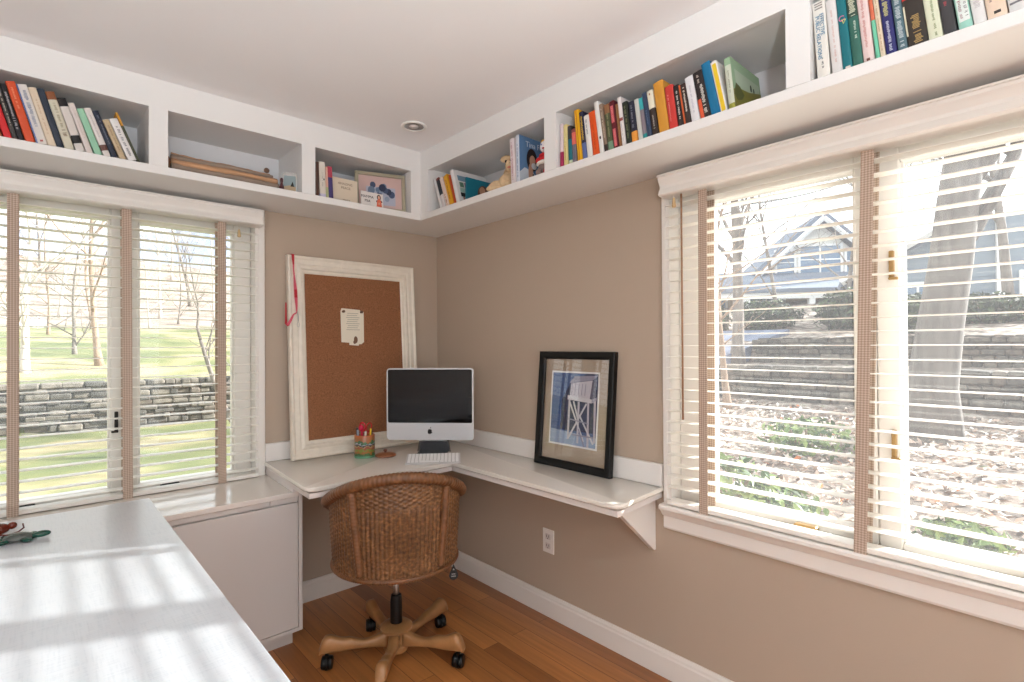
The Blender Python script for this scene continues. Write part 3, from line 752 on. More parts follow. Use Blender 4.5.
# framed photo with pink mat
M = Matrix.Translation((-.51, -.245, ZS)) @ Matrix.Rotation(-.33, 4, 'Z') @ Matrix.Rotation(-.1, 4, 'X') @ Matrix.Rotation(PI/2, 4, 'X')
fx, fh, fw_ = .128, .204, .018
bm = B()
for a in ((-fx, fx, 0, fw_), (-fx, fx, fh-fw_, fh), (-fx, -fx+fw_, fw_, fh-fw_), (fx-fw_, fx, fw_, fh-fw_)): box(bm, *a, -.014, .004, .002, mat=M)
o = tag(obj('picture_frame', bm, mat('pale_gold_frame', (168, 160, 138), .4, .25)), 'pale gold picture frame with pink mat and bluish group photo on shelf', 'picture frame')
bm = B(); box(bm, -fx+.012, fx-.012, .012, fh-.012, -.01, -.006, mat=M); obj('mat_board', bm, bcol((216, 184, 178)), o)
bm = B(); mm = [bcol(c) for c in ((150, 164, 186), (76, 90, 120), (118, 136, 160), (54, 62, 88), (186, 190, 208))]
box(bm, -.072, .077, .035, .13, -.006, -.0055, 0, 4, mat=M)
rr = random.Random(3)
for k in range(16):
    x = -.062+.128*((k*7) % 16)/16; top_ = .125+.035*math.exp(-((x+.01)/.035)**2)-.02*((k*5) % 3)*.5
    z = rr.uniform(.045, top_); r = rr.uniform(.011, .019)
    z += .006; c = [(x+r*math.cos(2*PI*i/10), z+r*1.15*math.sin(2*PI*i/10)) for i in range(10)]
    A = [bm.verts.new(M @ Vector((p, q, -.0055+.0004*k*.5+.0004))) for p, q in c]; f = bm.faces.new(A); f.material_index = k % 4
obj('photo', bm, mm, o)

# small white card with a printed figure
M = facing('', -.635, -.52, -.255, ZS, .09, .004, .08)
M = Matrix.Translation((-.578, -.287, ZS)) @ Matrix.Rotation(-.07, 4, 'X') @ Matrix.Rotation(PI/2, 4, 'X')
bm = B(); box(bm, -.06, .06, 0, .076, -.007, 0, .0008, mat=M)
o = tag(obj('white_card', bm, bcol((232, 226, 222))), 'small white picture card standing before the pink framed photo', 'card')
bm = B(); mm = [bcol((34, 30, 34)), bcol((236, 118, 88)), bcol((226, 176, 150))]
text_geom(bm, 'MAMMA', .0185, M @ Matrix.Translation((-.027, .050, .0003)), 0); text_geom(bm, 'MIA', .0185, M @ Matrix.Translation((-.027, .029, .0003)), 0)
def flat(bm, M, pts, z, mi):
    A = [bm.verts.new(M @ Vector((p, q, z))) for p, q in pts]; D = [bm.verts.new(M @ Vector((p, q, z+.0003))) for p, q in pts]
    n = len(pts); fs = [bm.faces.new(D), bm.faces.new(A[::-1])]+[bm.faces.new((A[i], A[(i+1) % n], D[(i+1) % n], D[i])) for i in range(n)]
    for f in fs: f.material_index = mi
def ell(x, y, rx, ry, n=16): return [(x+rx*math.cos(2*PI*i/n), y+ry*math.sin(2*PI*i/n)) for i in range(n)]
flat(bm, M, ell(.036, .056, .011, .014), .0002, 0); flat(bm, M, [(.018, .036), (.03, .044), (.044, .044), (.056, .036), (.05, .03), (.024, .03)], .0003, 0)
flat(bm, M, [(.022, .008), (.026, .04), (.034, .048), (.04, .048), (.047, .04), (.052, .008)], .0005, 1); flat(bm, M, ell(.036, .056, .0065, .009), .0007, 2)
flat(bm, M, [(.031, .02), (.043, .02), (.04, .03), (.034, .03)], .0009, 2)
obj('printed_picture', bm, mm, o)

# the long weathered driftwood pieces in the second bay; grey ones paint shaded undersides
wood1 = mat('weathered_wood', (170, 130, 98), .8, var=.45, vscale=26, stretch=(.16, 1, 2.2), bump=.8, bscale=60)
wood_shade = mat('wood_shade_grey', (138, 120, 106), .85, var=.32, vscale=16, stretch=(.3, 3, 3), bump=.5, bscale=40)
def log(x0, x1, y, z, r, m, label, seed, r1=None):
    rr = random.Random(seed); bm = B(); pts = []; rad = []
    for k in range(26):
        f = k/25; pts.append((x0+(x1-x0)*f, y+.002*math.sin(7*f+seed), z+.0015*math.sin(9*f+seed*2)))
        rad.append((r+(r1-r if r1 else 0)*f)*(1+.08*noise.noise(Vector((f*9, seed, 0)))))
    rings = tube(bm, pts, rad, 14)
    for k, rg in enumerate(rings):
        for j, v in enumerate(rg):
            d = .0055*noise.noise(Vector((k*.8, j*.7, seed*3))); v.co.z += d; v.co.y += d
    return tag(obj('wooden_stick', bm, m, smooth=True), label, 'stick', 'bundle of weathered sticks on the shelf')
log(-1.437, -1.028, -.272, ZS+.0165, .0145, wood_shade, 'shade-grey stick at the front bottom of the bundle', 1)
log(-1.434, -1.035, -.242, ZS+.0165, .0145, wood_shade, 'shade-grey stick hidden low in the middle of the bundle', 4)
log(-1.432, -1.04, -.212, ZS+.0165, .0145, wood1, 'light brown stick low at the back of the bundle', 5)
log(-1.436, -1.03, -.259, ZS+.0405, .0145, wood1, 'light brown stick second from the bottom at the front', 8)
log(-1.43, -1.05, -.228, ZS+.0405, .0145, wood_shade, 'shade-grey stick in the second layer at the back', 11)
log(-1.434, -1.045, -.246, ZS+.0635, .0135, wood_shade, 'shade-grey stick third from the bottom in the bundle', 14, .009)
log(-1.431, -1.052, -.226, ZS+.0735, .0140, wood1, 'light brown stick lying on top of the whole bundle', 17, .008)
bm = B(); blob(bm, (-1.446, -.27, ZS+.03), (.006, .022, .028), 0, 2, rough=.3, seed=2); tube(bm, [(-1.447, -.262, ZS+.05), (-1.449, -.258, ZS+.075)], [.005, .002], 8)
tag(obj('bark_piece', bm, mat('dark_bark', (96, 60, 38), .9, bump=.4), smooth=True), 'dark brown bark piece at the left end of the sticks', 'bark')
bm = B(); blob(bm, (-1.07, -.245, ZS+.089), (.012, .012, .0125), 0, 2, rough=.15); tag(obj('wooden_ball', bm, mat('dark_wood_ball', (104, 78, 62), .6), smooth=True), 'small dark wooden ball resting on the stick bundle', 'ball')
bm = B(); lathe(bm, [(.011, 0), (.012, .006), (.009, .02), (.005, .034), (.0065, .042), (.007, .05), (.004, .057)], (-1.019, -.285, ZS), 14); tag(obj('dark_figurine', bm, mat('dark_red_glaze', (72, 34, 40), .35), smooth=True), 'tiny dark red figurine right of the sticks', 'figurine')
# little silver framed picture / photo stand with rounded top
M = Matrix.Translation((-.979, -.272, ZS)) @ Matrix.Rotation(-.3, 4, 'Z') @ Matrix.Rotation(-.1, 4, 'X') @ Matrix.Rotation(PI/2, 4, 'X')
def arch(w, h, r, n=8): return [(-w, 0), (w, 0)]+[(w-r+r*math.cos(PI/2*k/n), h-r+r*math.sin(PI/2*k/n)) for k in range(n+1)]+[(-w+r-r*math.sin(PI/2*k/n), h-r+r*math.cos(PI/2*k/n)) for k in range(n+1)]
bm = B(); flat(bm, M, arch(.031, .096, .016), 0, 0)
vs = [v for v in bm.verts]
bmesh.ops.translate(bm, verts=[v for v in vs if (M.inverted() @ v.co).z < .0002], vec=M.to_3x3() @ Vector((0, 0, -.01)))
o = tag(obj('small_photo_frame', bm, mat('silver_frame', (206, 208, 208), .25, .8)), 'tiny rounded silver photo frame at the right of the stick bundle', 'picture frame')
bm = B(); mm = [bcol((150, 168, 172)), bcol((196, 172, 140)), bcol((40, 42, 38))]
flat(bm, M, [(-.025, .006), (.025, .006), (.025, .08), (-.025, .08)], .0004, 0); flat(bm, M, [(-.025, .006), (.025, .006), (.025, .03), (.002, .036), (-.025, .028)], .0008, 1); flat(bm, M, [(.002, .03), (.019, .03), (.012, .054)], .0012, 2)
obj('photo', bm, mm, o)

# plush animal on the right-wall shelf
plush = mat('tan_plush', (206, 178, 142), .95, var=.12, vscale=60, bump=.6, bscale=220)
pk = mat('plush_mouth', (196, 120, 100), .8); eye = mat('plush_eye', (18, 14, 14), .2)
pl = thing('plush_rabbit', 'tan plush rabbit slumped beside the pale pink book on the shelf', 'soft toy', (-.24, -.92, ZS))
R = Matrix.Rotation(-PI/2+.25, 4, 'Z')          # local x along the shelf (to -y), local -y towards the room
P = Matrix.Translation((-.235, -.925, ZS)) @ R
bm = B(); K = P.to_3x3().to_4x4()
def pb(c, r, mi=0, rot=None, rough=.05, sub=3):
    m = P.to_3x3().to_4x4() if rot is None else P.to_3x3().to_4x4() @ rot
    blob(bm, P @ Vector(c), r, mi, sub, m, rough)
pb((.0, 0, .044), (.05, .04, .045)); pb((-.055, -.01, .03), (.045, .034, .031)); pb((.03, -.03, .022), (.022, .034, .022)); pb((-.045, -.04, .017), (.042, .02, .017), 0, Matrix.Rotation(.4, 4, 'Z')); pb((.022, 0, .075), (.025, .024, .03))
obj('body', bm, plush, pl, smooth=True)
bm = B(); pb((.028, -.012, .118), (.03, .03, .038), 0, Matrix.Rotation(.15, 4, 'Y')); pb((.036, -.034, .103), (.019, .02, .02))
h = obj('head', bm, plush, pl, smooth=True)
bm = B(); pb((.012, -.036, .13), (.0055, .004, .007)); pb((.042, -.042, .13), (.0055, .004, .007)); obj('eye', bm, eye, h, smooth=True)
bm = B(); pb((.04, -.0535, .094), (.009, .004, .0055)); obj('mouth', bm, pk, h, smooth=True)
bm = B(); pb((-.008, -.005, .153), (.032, .009, .017), 0, Matrix.Rotation(.1, 4, 'Y')); obj('ear', bm, plush, pl, smooth=True)
bm = B(); pb((-.03, .02, .085), (.012, .008, .034), 0, Matrix.Rotation(.15, 4, 'Y')); obj('ear', bm, plush, pl, smooth=True)

# little clown doll standing before the blue portrait book
dl = thing('clown_doll', 'small clown doll with white face, yellow hair and red suit on shelf', 'doll', (-.272, -1.198, ZS))
P = Matrix.Translation((-.272, -1.197, ZS)) @ Matrix.Rotation(-PI/2+.3, 4, 'Z')
red = mat('doll_red_cloth', (190, 34, 40), .85); dw = mat('doll_white_cloth', (232, 224, 216), .85); dg = mat('doll_grey_cloth', (128, 110, 104), .9); dsk = mat('doll_face', (226, 222, 226), .6); dy = mat('doll_yellow_hair', (226, 178, 70), .9); db = mat('doll_blue', (96, 120, 170), .7)
bm = B(); pb((0, 0, .124), (.023, .021, .026), 0); hd = obj('head', bm, dsk, dl, smooth=True)
bm = B(); pb((0, .004, .146), (.021, .018, .009), 0, rough=.3); obj('hair', bm, dy, hd, smooth=True)
bm = B(); pb((-.009, -.0195, .128), (.0035, .002, .0045)); pb((.009, -.0195, .128), (.0035, .002, .0045)); obj('eye', bm, db, hd, smooth=True)
bm = B(); pb((0, -.0205, .112), (.006, .002, .003)); obj('mouth', bm, red, hd, smooth=True)
bm = B(); lathe(bm, [(.012, .098), (.025, .09), (.028, .084), (.018, .082)], (0, 0, 0), 18, mat=P); pb((0, 0, .075), (.028, .02, .018)); pb((-.028, -.006, .072), (.016, .010, .010), 0, Matrix.Rotation(-.5, 4, 'Y')); pb((.027, -.006, .068), (.015, .010, .010), 0, Matrix.Rotation(.6, 4, 'Y')); obj('red_jacket', bm, red, dl, smooth=True)
bm = B(); lathe(bm, [(.02, .066), (.034, .058), (.04, .05), (.034, .048)], (0, 0, 0), 18, mat=P); obj('white_ruffle', bm, dw, dl, smooth=True)
bm = B(); pb((0, 0, .036), (.034, .024, .026)); obj('grey_body', bm, dg, dl, smooth=True)
for sx in (-.02, .016):
    bm = B(); pb((sx, -.018, .015), (.013, .022, .015), 0, Matrix.Rotation(.3, 4, 'X')); obj('leg', bm, dg if sx < 0 else red, dl, smooth=True)
# ------------------------------------------------------------------ corkboard leaning on the left wall
def leaning(cx, y0, z0, ang, yaw=0):
    """local x right, y up the leaning plane, z out of the face; for things leaning on the left wall"""
    return Matrix.Translation((cx, y0, z0)) @ Matrix.Rotation(yaw, 4, 'Z') @ Matrix.Rotation(-ang, 4, 'X') @ Matrix.Rotation(PI/2, 4, 'X')
def frame_geom(bm, M, w, h, prof, mi=0):
    """mitred moulding: prof = [(inset, z)] from the outer edge inwards"""
    rings = []
    for a, z in prof:
        rings.append([bm.verts.new(M @ Vector(p)) for p in ((-w+a, a, z), (w-a, a, z), (w-a, h-a, z), (-w+a, h-a, z))])
    n = len(rings)
    for i in range(n):
        A = rings[i]; D = rings[(i+1) % n]
        for k in range(4):
            bm.faces.new((A[k], A[(k+1) % 4], D[(k+1) % 4], D[k])).material_index = mi
hb = 1.016
CM = leaning(-.546, -.088, .7415, .064)
ck = thing('cork_board', 'cork board in a moulded white frame leaning on the wall above the desk', 'cork board', (-.548, -.08, .7415))
bm = B()
frame_geom(bm, CM, .3605, hb, [(0, -.022), (0, .004), (.003, .009), (.009, .011), (.014, .008), (.018, .003), (.04, .005), (.046, .001), (.051, .003), (.058, .009), (.065, .008), (.070, -.001), (.081, -.003), (.088, -.010), (.088, -.022)])
obj('frame', bm, mat('white_washed_frame', (230, 222, 208), .5, var=.05, vscale=30), ck, angle=.5)
bm = B(); box(bm, -.276, .276, .081, hb-.081, -.02, -.009, mat=CM); obj('cork_panel', bm, corkm, ck)
bm = B(); box(bm, -.34, .34, .01, hb-.01, -.0225, -.0203, mat=CM); obj('backing', bm, mat('brown_backing', (120, 92, 70), .9), ck)
# paper note with uneven lower edge
bm = B(); nx, ny = -.022, .615
pts = [(-.066, .025), (-.022, .022), (-.022, .010), (.03, .006), (.034, .014), (.048, .014), (.062, .026), (.066, .19), (.05, .188), (.044, .2), (-.06, .206), (-.066, .19)]
flat(bm, CM, [(nx+p, ny-.06+q) for p, q in pts], -.0086, 0)
ntm = mat('note_paper', (232, 224, 206), .85)
note = tag(obj('paper_note', bm, ntm), 'cream paper note pinned to the cork board', 'paper note')
bm = B()
for k in range(9): box(bm, nx-.036+.004*(k % 3), nx+.04-.006*((k*2) % 3), ny+.03+.011*k, ny+.033+.011*k, -.0083, -.0081, mat=CM)
for k in range(2): pass
obj('writing', bm, bcol((186, 178, 164)), note)
bm = B(); flat(bm, CM, ell(nx+.015, ny-.022, .011, .019), -.0083, 0); flat(bm, CM, ell(nx+.008, ny-.035, .008, .01), -.008, 0); obj('drawing', bm, bcol((126, 96, 74)), note)
for px, lab in ((-.052, 'brown push pin at the upper left of the note'), (.05, 'brown push pin at the upper right of the note')):
    bm = B(); lathe(bm, [(.002, 0), (.007, .001), (.0055, .004), (.0045, .009), (.0075, .012), (.006, .014)], (0, 0, 0), 12, mat=CM @ Matrix.Translation((nx+px, ny+.128, -.0082)))
    tag(obj('push_pin', bm, mat('pin_brown', (110, 84, 66), .35), smooth=True), lab, 'push pin', 'pins on the note')
# red lanyard over the frame's upper left corner
bm = B(); redm = mat('red_lanyard', (176, 20, 38), .6); pnk = mat('lanyard_pale', (206, 84, 104), .6)
def strap(bm, pts, w, mi=0, M=CM, n=Vector((0, 0, 1)), tk=.0012):
    pts = [Vector(p) for p in pts]; rings = []
    for i, p in enumerate(pts):
        d = (pts[min(i+1, len(pts)-1)]-pts[max(i-1, 0)]).normalized(); s = d.cross(n)
        ww = w[i] if isinstance(w, list) else w
        s = s.normalized()*ww if s.length > 1e-4 else Vector((ww, 0, 0))
        rings.append([bm.verts.new(M @ q) for q in (p-s, p+s, p+s+n*tk, p-s+n*tk)])
    for A, D in zip(rings, rings[1:]):
        for k in range(4): bm.faces.new((A[k], A[(k+1) % 4], D[(k+1) % 4], D[k])).material_index = mi
    bm.faces.new(rings[0]).material_index = mi; bm.faces.new(rings[-1][::-1]).material_index = mi
L0 = -.3605
strap(bm, [(L0+.024, hb-.03, -.026), (L0+.024, hb+.001, -.026)], .007, 0)
strap(bm, [(L0+.024, hb+.0015, -.026), (L0+.024, hb+.0025, 0), (L0+.024, hb+.0015, .013)], .007, 0, n=Vector((0, 1, 0)))
strap(bm, [(L0+.024, hb+.002, .0125), (L0+.025, hb-.02, .0125), (L0+.026, hb-.05, .0125)], [.007, .006, .004], 0)
strap(bm, [(L0+.026, hb-.05, .0125), (L0+.026, hb-.075, .0125), (L0+.028, hb-.10, .0126)], [.004, .003, .004], 1)
strap(bm, [(L0+.028, hb-.10, .0125), (L0+.031, hb-.15, .0125), (L0+.033, hb-.175, .0125)], [.003, .0065, .0075], 1)
strap(bm, [(L0+.033, hb-.175, .0126), (L0+.034, hb-.215, .0126)], .0075, 0)
strap(bm, [(L0+.034, hb-.215, .0125), (L0+.036, hb-.26, .0125), (L0+.036, hb-.29, .0125)], [.0075, .005, .003], 1)
strap(bm, [(L0+.036, hb-.29, .013), (L0+.02, hb-.30, .014), (L0+.005, hb-.33, .013), (L0-.008, hb-.352, .011)], [.003, .004, .006, .007], 1)
strap(bm, [(L0-.004, hb-.355, .011), (L0-.016, hb-.345, .009), (L0-.014, hb-.32, .006), (L0-.009, hb-.24, -.005)], [.007, .006, .005, .003], 0)
lan = tag(obj('lanyard', bm, [redm, pnk]), 'red lanyard strap hanging over the upper left corner of the cork board', 'lanyard')
bm = B(); tube(bm, [CM @ Vector(p) for p in ((L0+.038, hb-.285, .014), (L0+.043, hb-.31, .014), (L0+.042, hb-.335, .0135))], .0025, 8); tube(bm, [CM @ Vector((L0+.042+.006*math.sin(a*PI/6), hb-.35+.012*math.cos(a*PI/6), .0135)) for a in range(12)], .0012, 6, closed=True)
obj('metal_clip', bm, steel, lan, smooth=True)

# ------------------------------------------------------------------ black framed picture leaning on the right wall
def leanR(y, x0, z0, ang, roll=0):
    """things leaning on the right wall: local x right as seen (towards -y), y up, z out (-x)"""
    return Matrix.Translation((x0, y, z0)) @ Matrix.Rotation(-PI/2, 4, 'Z') @ Matrix.Rotation(-ang, 4, 'X') @ Matrix.Rotation(PI/2, 4, 'X')
PM = leanR(-1.134, -.066, .7415, .085)
pw, ph = .222, .528
pf = thing('framed_picture', 'black framed picture of a wooden lifeguard tower leaning on the right wall', 'framed picture', (-.06, -1.134, .7415))
bm = B(); frame_geom(bm, PM, pw, ph, [(0, -.02), (0, .004), (.003, .007), (.02, .006), (.03, .001), (.034, -.004), (.034, -.02)])
obj('frame', bm, mat('black_frame_wood', (15, 13, 13), .4, spec=.25), pf, angle=.5)
bm = B(); box(bm, -pw+.03, pw-.03, .03, ph-.03, -.018, -.012, mat=PM); obj('mat_board', bm, mat('tan_mat_board', (166, 150, 132), .9), pf)
bm = B(); mm = [bcol(c) for c in ((240, 240, 240), (66, 96, 150), (26, 42, 86), (204, 200, 212), (150, 148, 172), (92, 92, 118), (216, 216, 224), (150, 172, 206))]
def pq(pts, z, mi): flat(bm, PM, [(-.005+p*1.22, .270+q*1.15) for p, q in pts], -.012+z, mi)
def bar(a, b, w, z, mi):
    a = Vector(a); b = Vector(b); d = (b-a).normalized(); s = Vector((-d.y, d.x))*w
    pq([tuple(a-s), tuple(b-s), tuple(b+s), tuple(a+s)], z, mi)
pq([(-.117, -.147), (.117, -.147), (.117, .147), (-.117, .147)], .0001, 0)
pq([(-.11, -.14), (.11, -.14), (.11, .14), (-.11, .14)], .0005, 1)
pq([(-.06, -.085), (.11, -.085), (.11, .14), (.06, .14), (-.02, .10), (-.06, .03)], .0009, 2); pq([(-.11, -.14), (.11, -.14), (.11, -.10), (-.11, -.085)], .0009, 7)
pq([(-.02, .045), (.075, .04), (.085, .115), (-.015, .10)], .0013, 3); pq([(.075, .04), (.10, .05), (.105, .12), (.085, .115)], .0013, 5)
pq([(-.025, .10), (.09, .117), (.11, .135), (.0, .128)], .0017, 4)
pq([(-.03, .035), (.085, .028), (.085, .043), (-.03, .052)], .0017, 6); pq([(.085, .028), (.108, .04), (.108, .053), (.085, .043)], .0017, 4)
for x in (-.012, .004, .02, .036, .052): bar((x, .055), (x+.003, .10), .0014, .0017, 4)
for a, b in (((-.02, .035), (-.02, -.12)), ((.07, .03), (.075, -.14)), ((.025, .03), (.027, -.13)), ((.10, .04), (.104, -.12))): bar(a, b, .0045, .0017, 3)
for a, b in (((-.018, .025), (.055, -.12)), ((.062, .025), (-.018, -.115)), ((.03, -.02), (.1, -.125)), ((.0, .03), (.03, -.05))): bar(a, b, .0036, .0021, 6)
for a, b in (((-.02, -.04), (.072, -.05)), ((.0, -.1), (.1, -.1)), ((.03, -.075), (.06, -.14))): bar(a, b, .0025, .0025, 4)
obj('photo_print', bm, mm, pf)
bm = B(); box(bm, -pw+.031, pw-.031, .031, ph-.031, -.0068, -.0052, mat=PM); obj('glass', bm, picglass, pf)

# ------------------------------------------------------------------ desktop computer
fd = Vector((.6706, .7418, 0)).normalized()
ym = math.atan2(fd.y, fd.x)-PI/2+math.radians(-4)
IM = Matrix.Translation((-.352, -.450, .7415)) @ Matrix.Rotation(ym, 4, 'Z')      # local x right, y away, z up
im = thing('desktop_computer', 'silver all-in-one desktop computer with a dark screen on the corner desk', 'computer', (-.352, -.450, .7415), ym)
def rrect(w, z0, z1, r, n=6):
    out = []
    for cx, cz, a0 in ((w-r, z0+r, -PI/2), (w-r, z1-r, 0), (-w+r, z1-r, PI/2), (-w+r, z0+r, PI)):
        for k in range(n+1): a = a0+PI/2*k/n; out.append((cx+r*math.cos(a), cz+r*math.sin(a)))
    return out
hw = .2225
bm = B(); prism(bm, rrect(hw, .080, .443, .016), 'y', 0, .012)
prism(bm, rrect(hw-.012, .095, .431, .016), 'y', .012, .034)
bmesh.ops.bevel(bm, geom=[e for e in bm.edges if abs(e.verts[0].co.y) < 1e-6 and abs(e.verts[1].co.y) < 1e-6], offset=.003, segments=2, affect='EDGES')
bm.transform(IM); sc = obj('screen_housing', bm, mat('silver_housing', (202, 204, 208), .32, .3), im, angle=.6)
bm = B(); prism(bm, rrect(hw-.007, .167, .4365, .008), 'y', -.0012, .004); bm.transform(IM); obj('screen', bm, mat('screen_black_glass', (10, 10, 12), .06, spec=.35), im)
bm = B(); prism(bm, rrect(hw-.026, .186, .418, .001, 1), 'y', -.0016, -.0010); bm.transform(IM); obj('display', bm, mat('display_off', (20, 20, 23), .12, spec=.35), im)
# fruit-shaped emblem with a bite on the chin
em = []
for k in range(56):
    a = 2*PI*k/56+PI/2; r = .0122*(1+.06*math.cos(3*a+.5))
    x = r*.98*math.cos(a); z = r*1.06*math.sin(a)
    z -= .0028*math.exp(-(x/.0032)**2)*(1 if z > 0 else -.5)
    if (x-.0145)**2+(z-.0012)**2 < .0062**2:
        dx, dz = x-.0145, z-.0012; q = .0062/max(1e-6, math.hypot(dx, dz)); x, z = .0145+dx*q, .0012+dz*q
        x = min(x, .0138)
    em.append((x, .123+z))
bm = B(); prism(bm, em, 'y', -.0009, .001)
prism(bm, [(.0003, .1375), (.0012, .1425), (.0056, .1465), (.0050, .1415), (.0014, .1378)], 'y', -.0009, .001)
bm.transform(IM); obj('emblem', bm, mat('emblem_black', (14, 14, 15), .25), im)
bm = B(); prism(bm, [(.02, .0), (.028, .003), (.075, .16), (.06, .24), (.034, .24), (.05, .16), (.046, .075), (.045, .066), (.10, .006), (.105, 0)][::-1], 'x', -.07, .07)
bm.free()
bm = B()                                                                  # bent sheet stand: foot plate then riser
foot = [(-.083, -.05), (.083, -.05), (.074, .10), (-.074, .10)]
prism(bm, foot, 'z', 0, .006)
prism(bm, [(.092, .004), (.098, .003), (.074, .083), (.048, .225), (.036, .225), (.064, .08)], 'x', -.068, .068)
for v in bm.verts:                                                        # the riser widens towards the foot
    if v.co.z > .002 and abs(abs(v.co.x)-.068) < 1e-5: v.co.x *= 1+.32*max(0, 1-v.co.z/.083)
bm.transform(IM); obj('stand', bm, mat('stand_aluminium', (132, 134, 138), .25, .8), im)
bm = B(); prism(bm, [(.052, .081), (.060, .081), (.070, .064), (.062, .064)], 'x', -.072, .072); bm.transform(IM); obj('stand_neck', bm, mat('stand_bright', (232, 234, 238), .3, .5), im)

# keyboard
kv = Vector((-.343+.541, -.688+.544, 0)).normalized(); ky = math.atan2(kv.y, kv.x)
KM = Matrix.Translation((-.414, -.573, .7415)) @ Matrix.Rotation(ky, 4, 'Z')
kb = thing('keyboard', 'white keyboard on the desk in front of the computer', 'keyboard', (-.414, -.573, .7415), ky)
bm = B(); prism(bm, [(-.055, 0), (-.055, .006), (.055, .028), (.055, 0)], 'x', -.129, .129); bm.transform(KM)
obj('base', bm, mat('keyboard_white', (196, 194, 193), .35), kb)
TK = KM @ Matrix.Translation((0, 0, .0172)) @ Matrix.Rotation(math.atan2(.022, .11), 4, 'X')
keym = mat('key_white', (238, 237, 236), .4)
rows = [14, 14, 14, 13, 12]; nk = 0
for r in range(6):
    yk = .0405-r*.0165
    ws = [1]*14 if r < 5 else [1, 1, 1.2, 5.6, 1.2, 1, 1, 1, 1]
    tot = sum(ws); x = -.122; u = .244/tot
    for w in ws:
        bm = B(); box(bm, x+.0019, x+w*u-.0019, yk-.0064, yk+.0064, 0, .0048, .0012, mat=TK); obj('key', bm, keym, kb); x += w*u

# ------------------------------------------------------------------ painted pen pot with lid beside it
cupc = Vector((-.600, -.235, .7415))
cp = thing('pen_pot', 'painted amber wooden pot holding pens and red scissors on the desk', 'pen pot', cupc)
cupm = mat('painted_pot', (176, 112, 58), .35, coat=.3)
def _cup(m):
    nt = m.node_tree; N = nt.nodes; L = nt.links; b = N['Principled BSDF']
    tc = N.new('ShaderNodeTexCoord'); sp = N.new('ShaderNodeSeparateXYZ'); L.new(tc.outputs['Object'], sp.inputs[0])
    mr = N.new('ShaderNodeMapRange'); mr.inputs[1].default_value = 0; mr.inputs[2].default_value = .115; L.new(sp.outputs[2], mr.inputs[0])
    nz = N.new('ShaderNodeTexNoise'); nz.inputs['Scale'].default_value = 55; L.new(tc.outputs['Object'], nz.inputs['Vector'])
    sb = N.new('ShaderNodeMath'); sb.operation = 'MULTIPLY_ADD'; sb.inputs[1].default_value = .34; L.new(nz.outputs['Fac'], sb.inputs[0]); 
    ad = N.new('ShaderNodeMath'); ad.operation = 'ADD'; ad.inputs[1].default_value = -.17; L.new(sb.outputs[0], ad.inputs[0]); L.new(mr.outputs[0], sb.inputs[2])
    cr = N.new('ShaderNodeValToRGB'); e = cr.color_ramp.elements; cr.color_ramp.interpolation = 'CONSTANT'
    st = [(0, (70, 122, 98)), (.1, (60, 96, 52)), (.2, (158, 98, 42)), (.27, (120, 134, 52)), (.36, (150, 76, 52)), (.44, (168, 132, 92)), (.5, (60, 52, 46)), (.58, (170, 168, 190)), (.62, (50, 96, 60)), (.7, (160, 96, 48)), (.88, (176, 92, 40))]
    while len(e) < len(st): e.new(.5)
    for q, (p, c) in zip(e, st): q.position = p; q.color = (*lin(c), 1)
    L.new(ad.outputs[0], cr.inputs['Fac']); L.new(cr.outputs['Color'], b.inputs['Base Color'])
_cup(cupm)
bm = B(); lathe(bm, [(.046, 0), (.0495, .003), (.05, .02), (.05, .108), (.0485, .112), (.045, .112), (.044, .105), (.044, .006), (.001, .006)], cupc, 32, cap1=False); obj('pot_body', bm, cupm, cp, angle=.7)
bm = B(); lathe(bm, [(.0505, .0), (.0515, .004), (.0505, .009)], cupc, 32, cap0=False, cap1=False); obj('base_ring', bm, mat('pot_green', (96, 156, 124), .4), cp, smooth=True)
def pen(a, r, tilt, top, col, name, label, rad=.0042, tip=None):
    p0 = cupc+Vector((.03*math.cos(a), .03*math.sin(a), .01)); p1 = cupc+Vector(((.03+tilt)*math.cos(a+r), (.03+tilt)*math.sin(a+r), top))
    d = (p1-p0).normalized(); bm = B()
    tube(bm, [p0, p0+d*.01, p1-d*.002, p1], [.001, rad, rad, rad*.6], 10)
    o = tag(obj(name, bm, mat('pen_'+name+label[:6].replace(' ', ''), col, .35), smooth=True), label, 'pen', 'pens in the painted pot')
    return o
pen(2.9, .3, .008, .138, (150, 160, 176), 'pen', 'grey blue pen at the left in the painted pot', .0055)
pen(2.5, .2, .006, .148, (28, 28, 38), 'pen', 'black pen left of the scissors in the painted pot', .006)
pen(4.2, .2, .006, .132, (226, 222, 206), 'pen', 'cream white pen at the front of the painted pot', .0045)
pen(5.0, .3, .004, .142, (236, 196, 30), 'pencil', 'yellow pencil at the front of the painted pot', .0045)
pen(5.6, .2, .004, .130, (34, 30, 30), 'pen', 'short black pen at the right in the painted pot', .005)
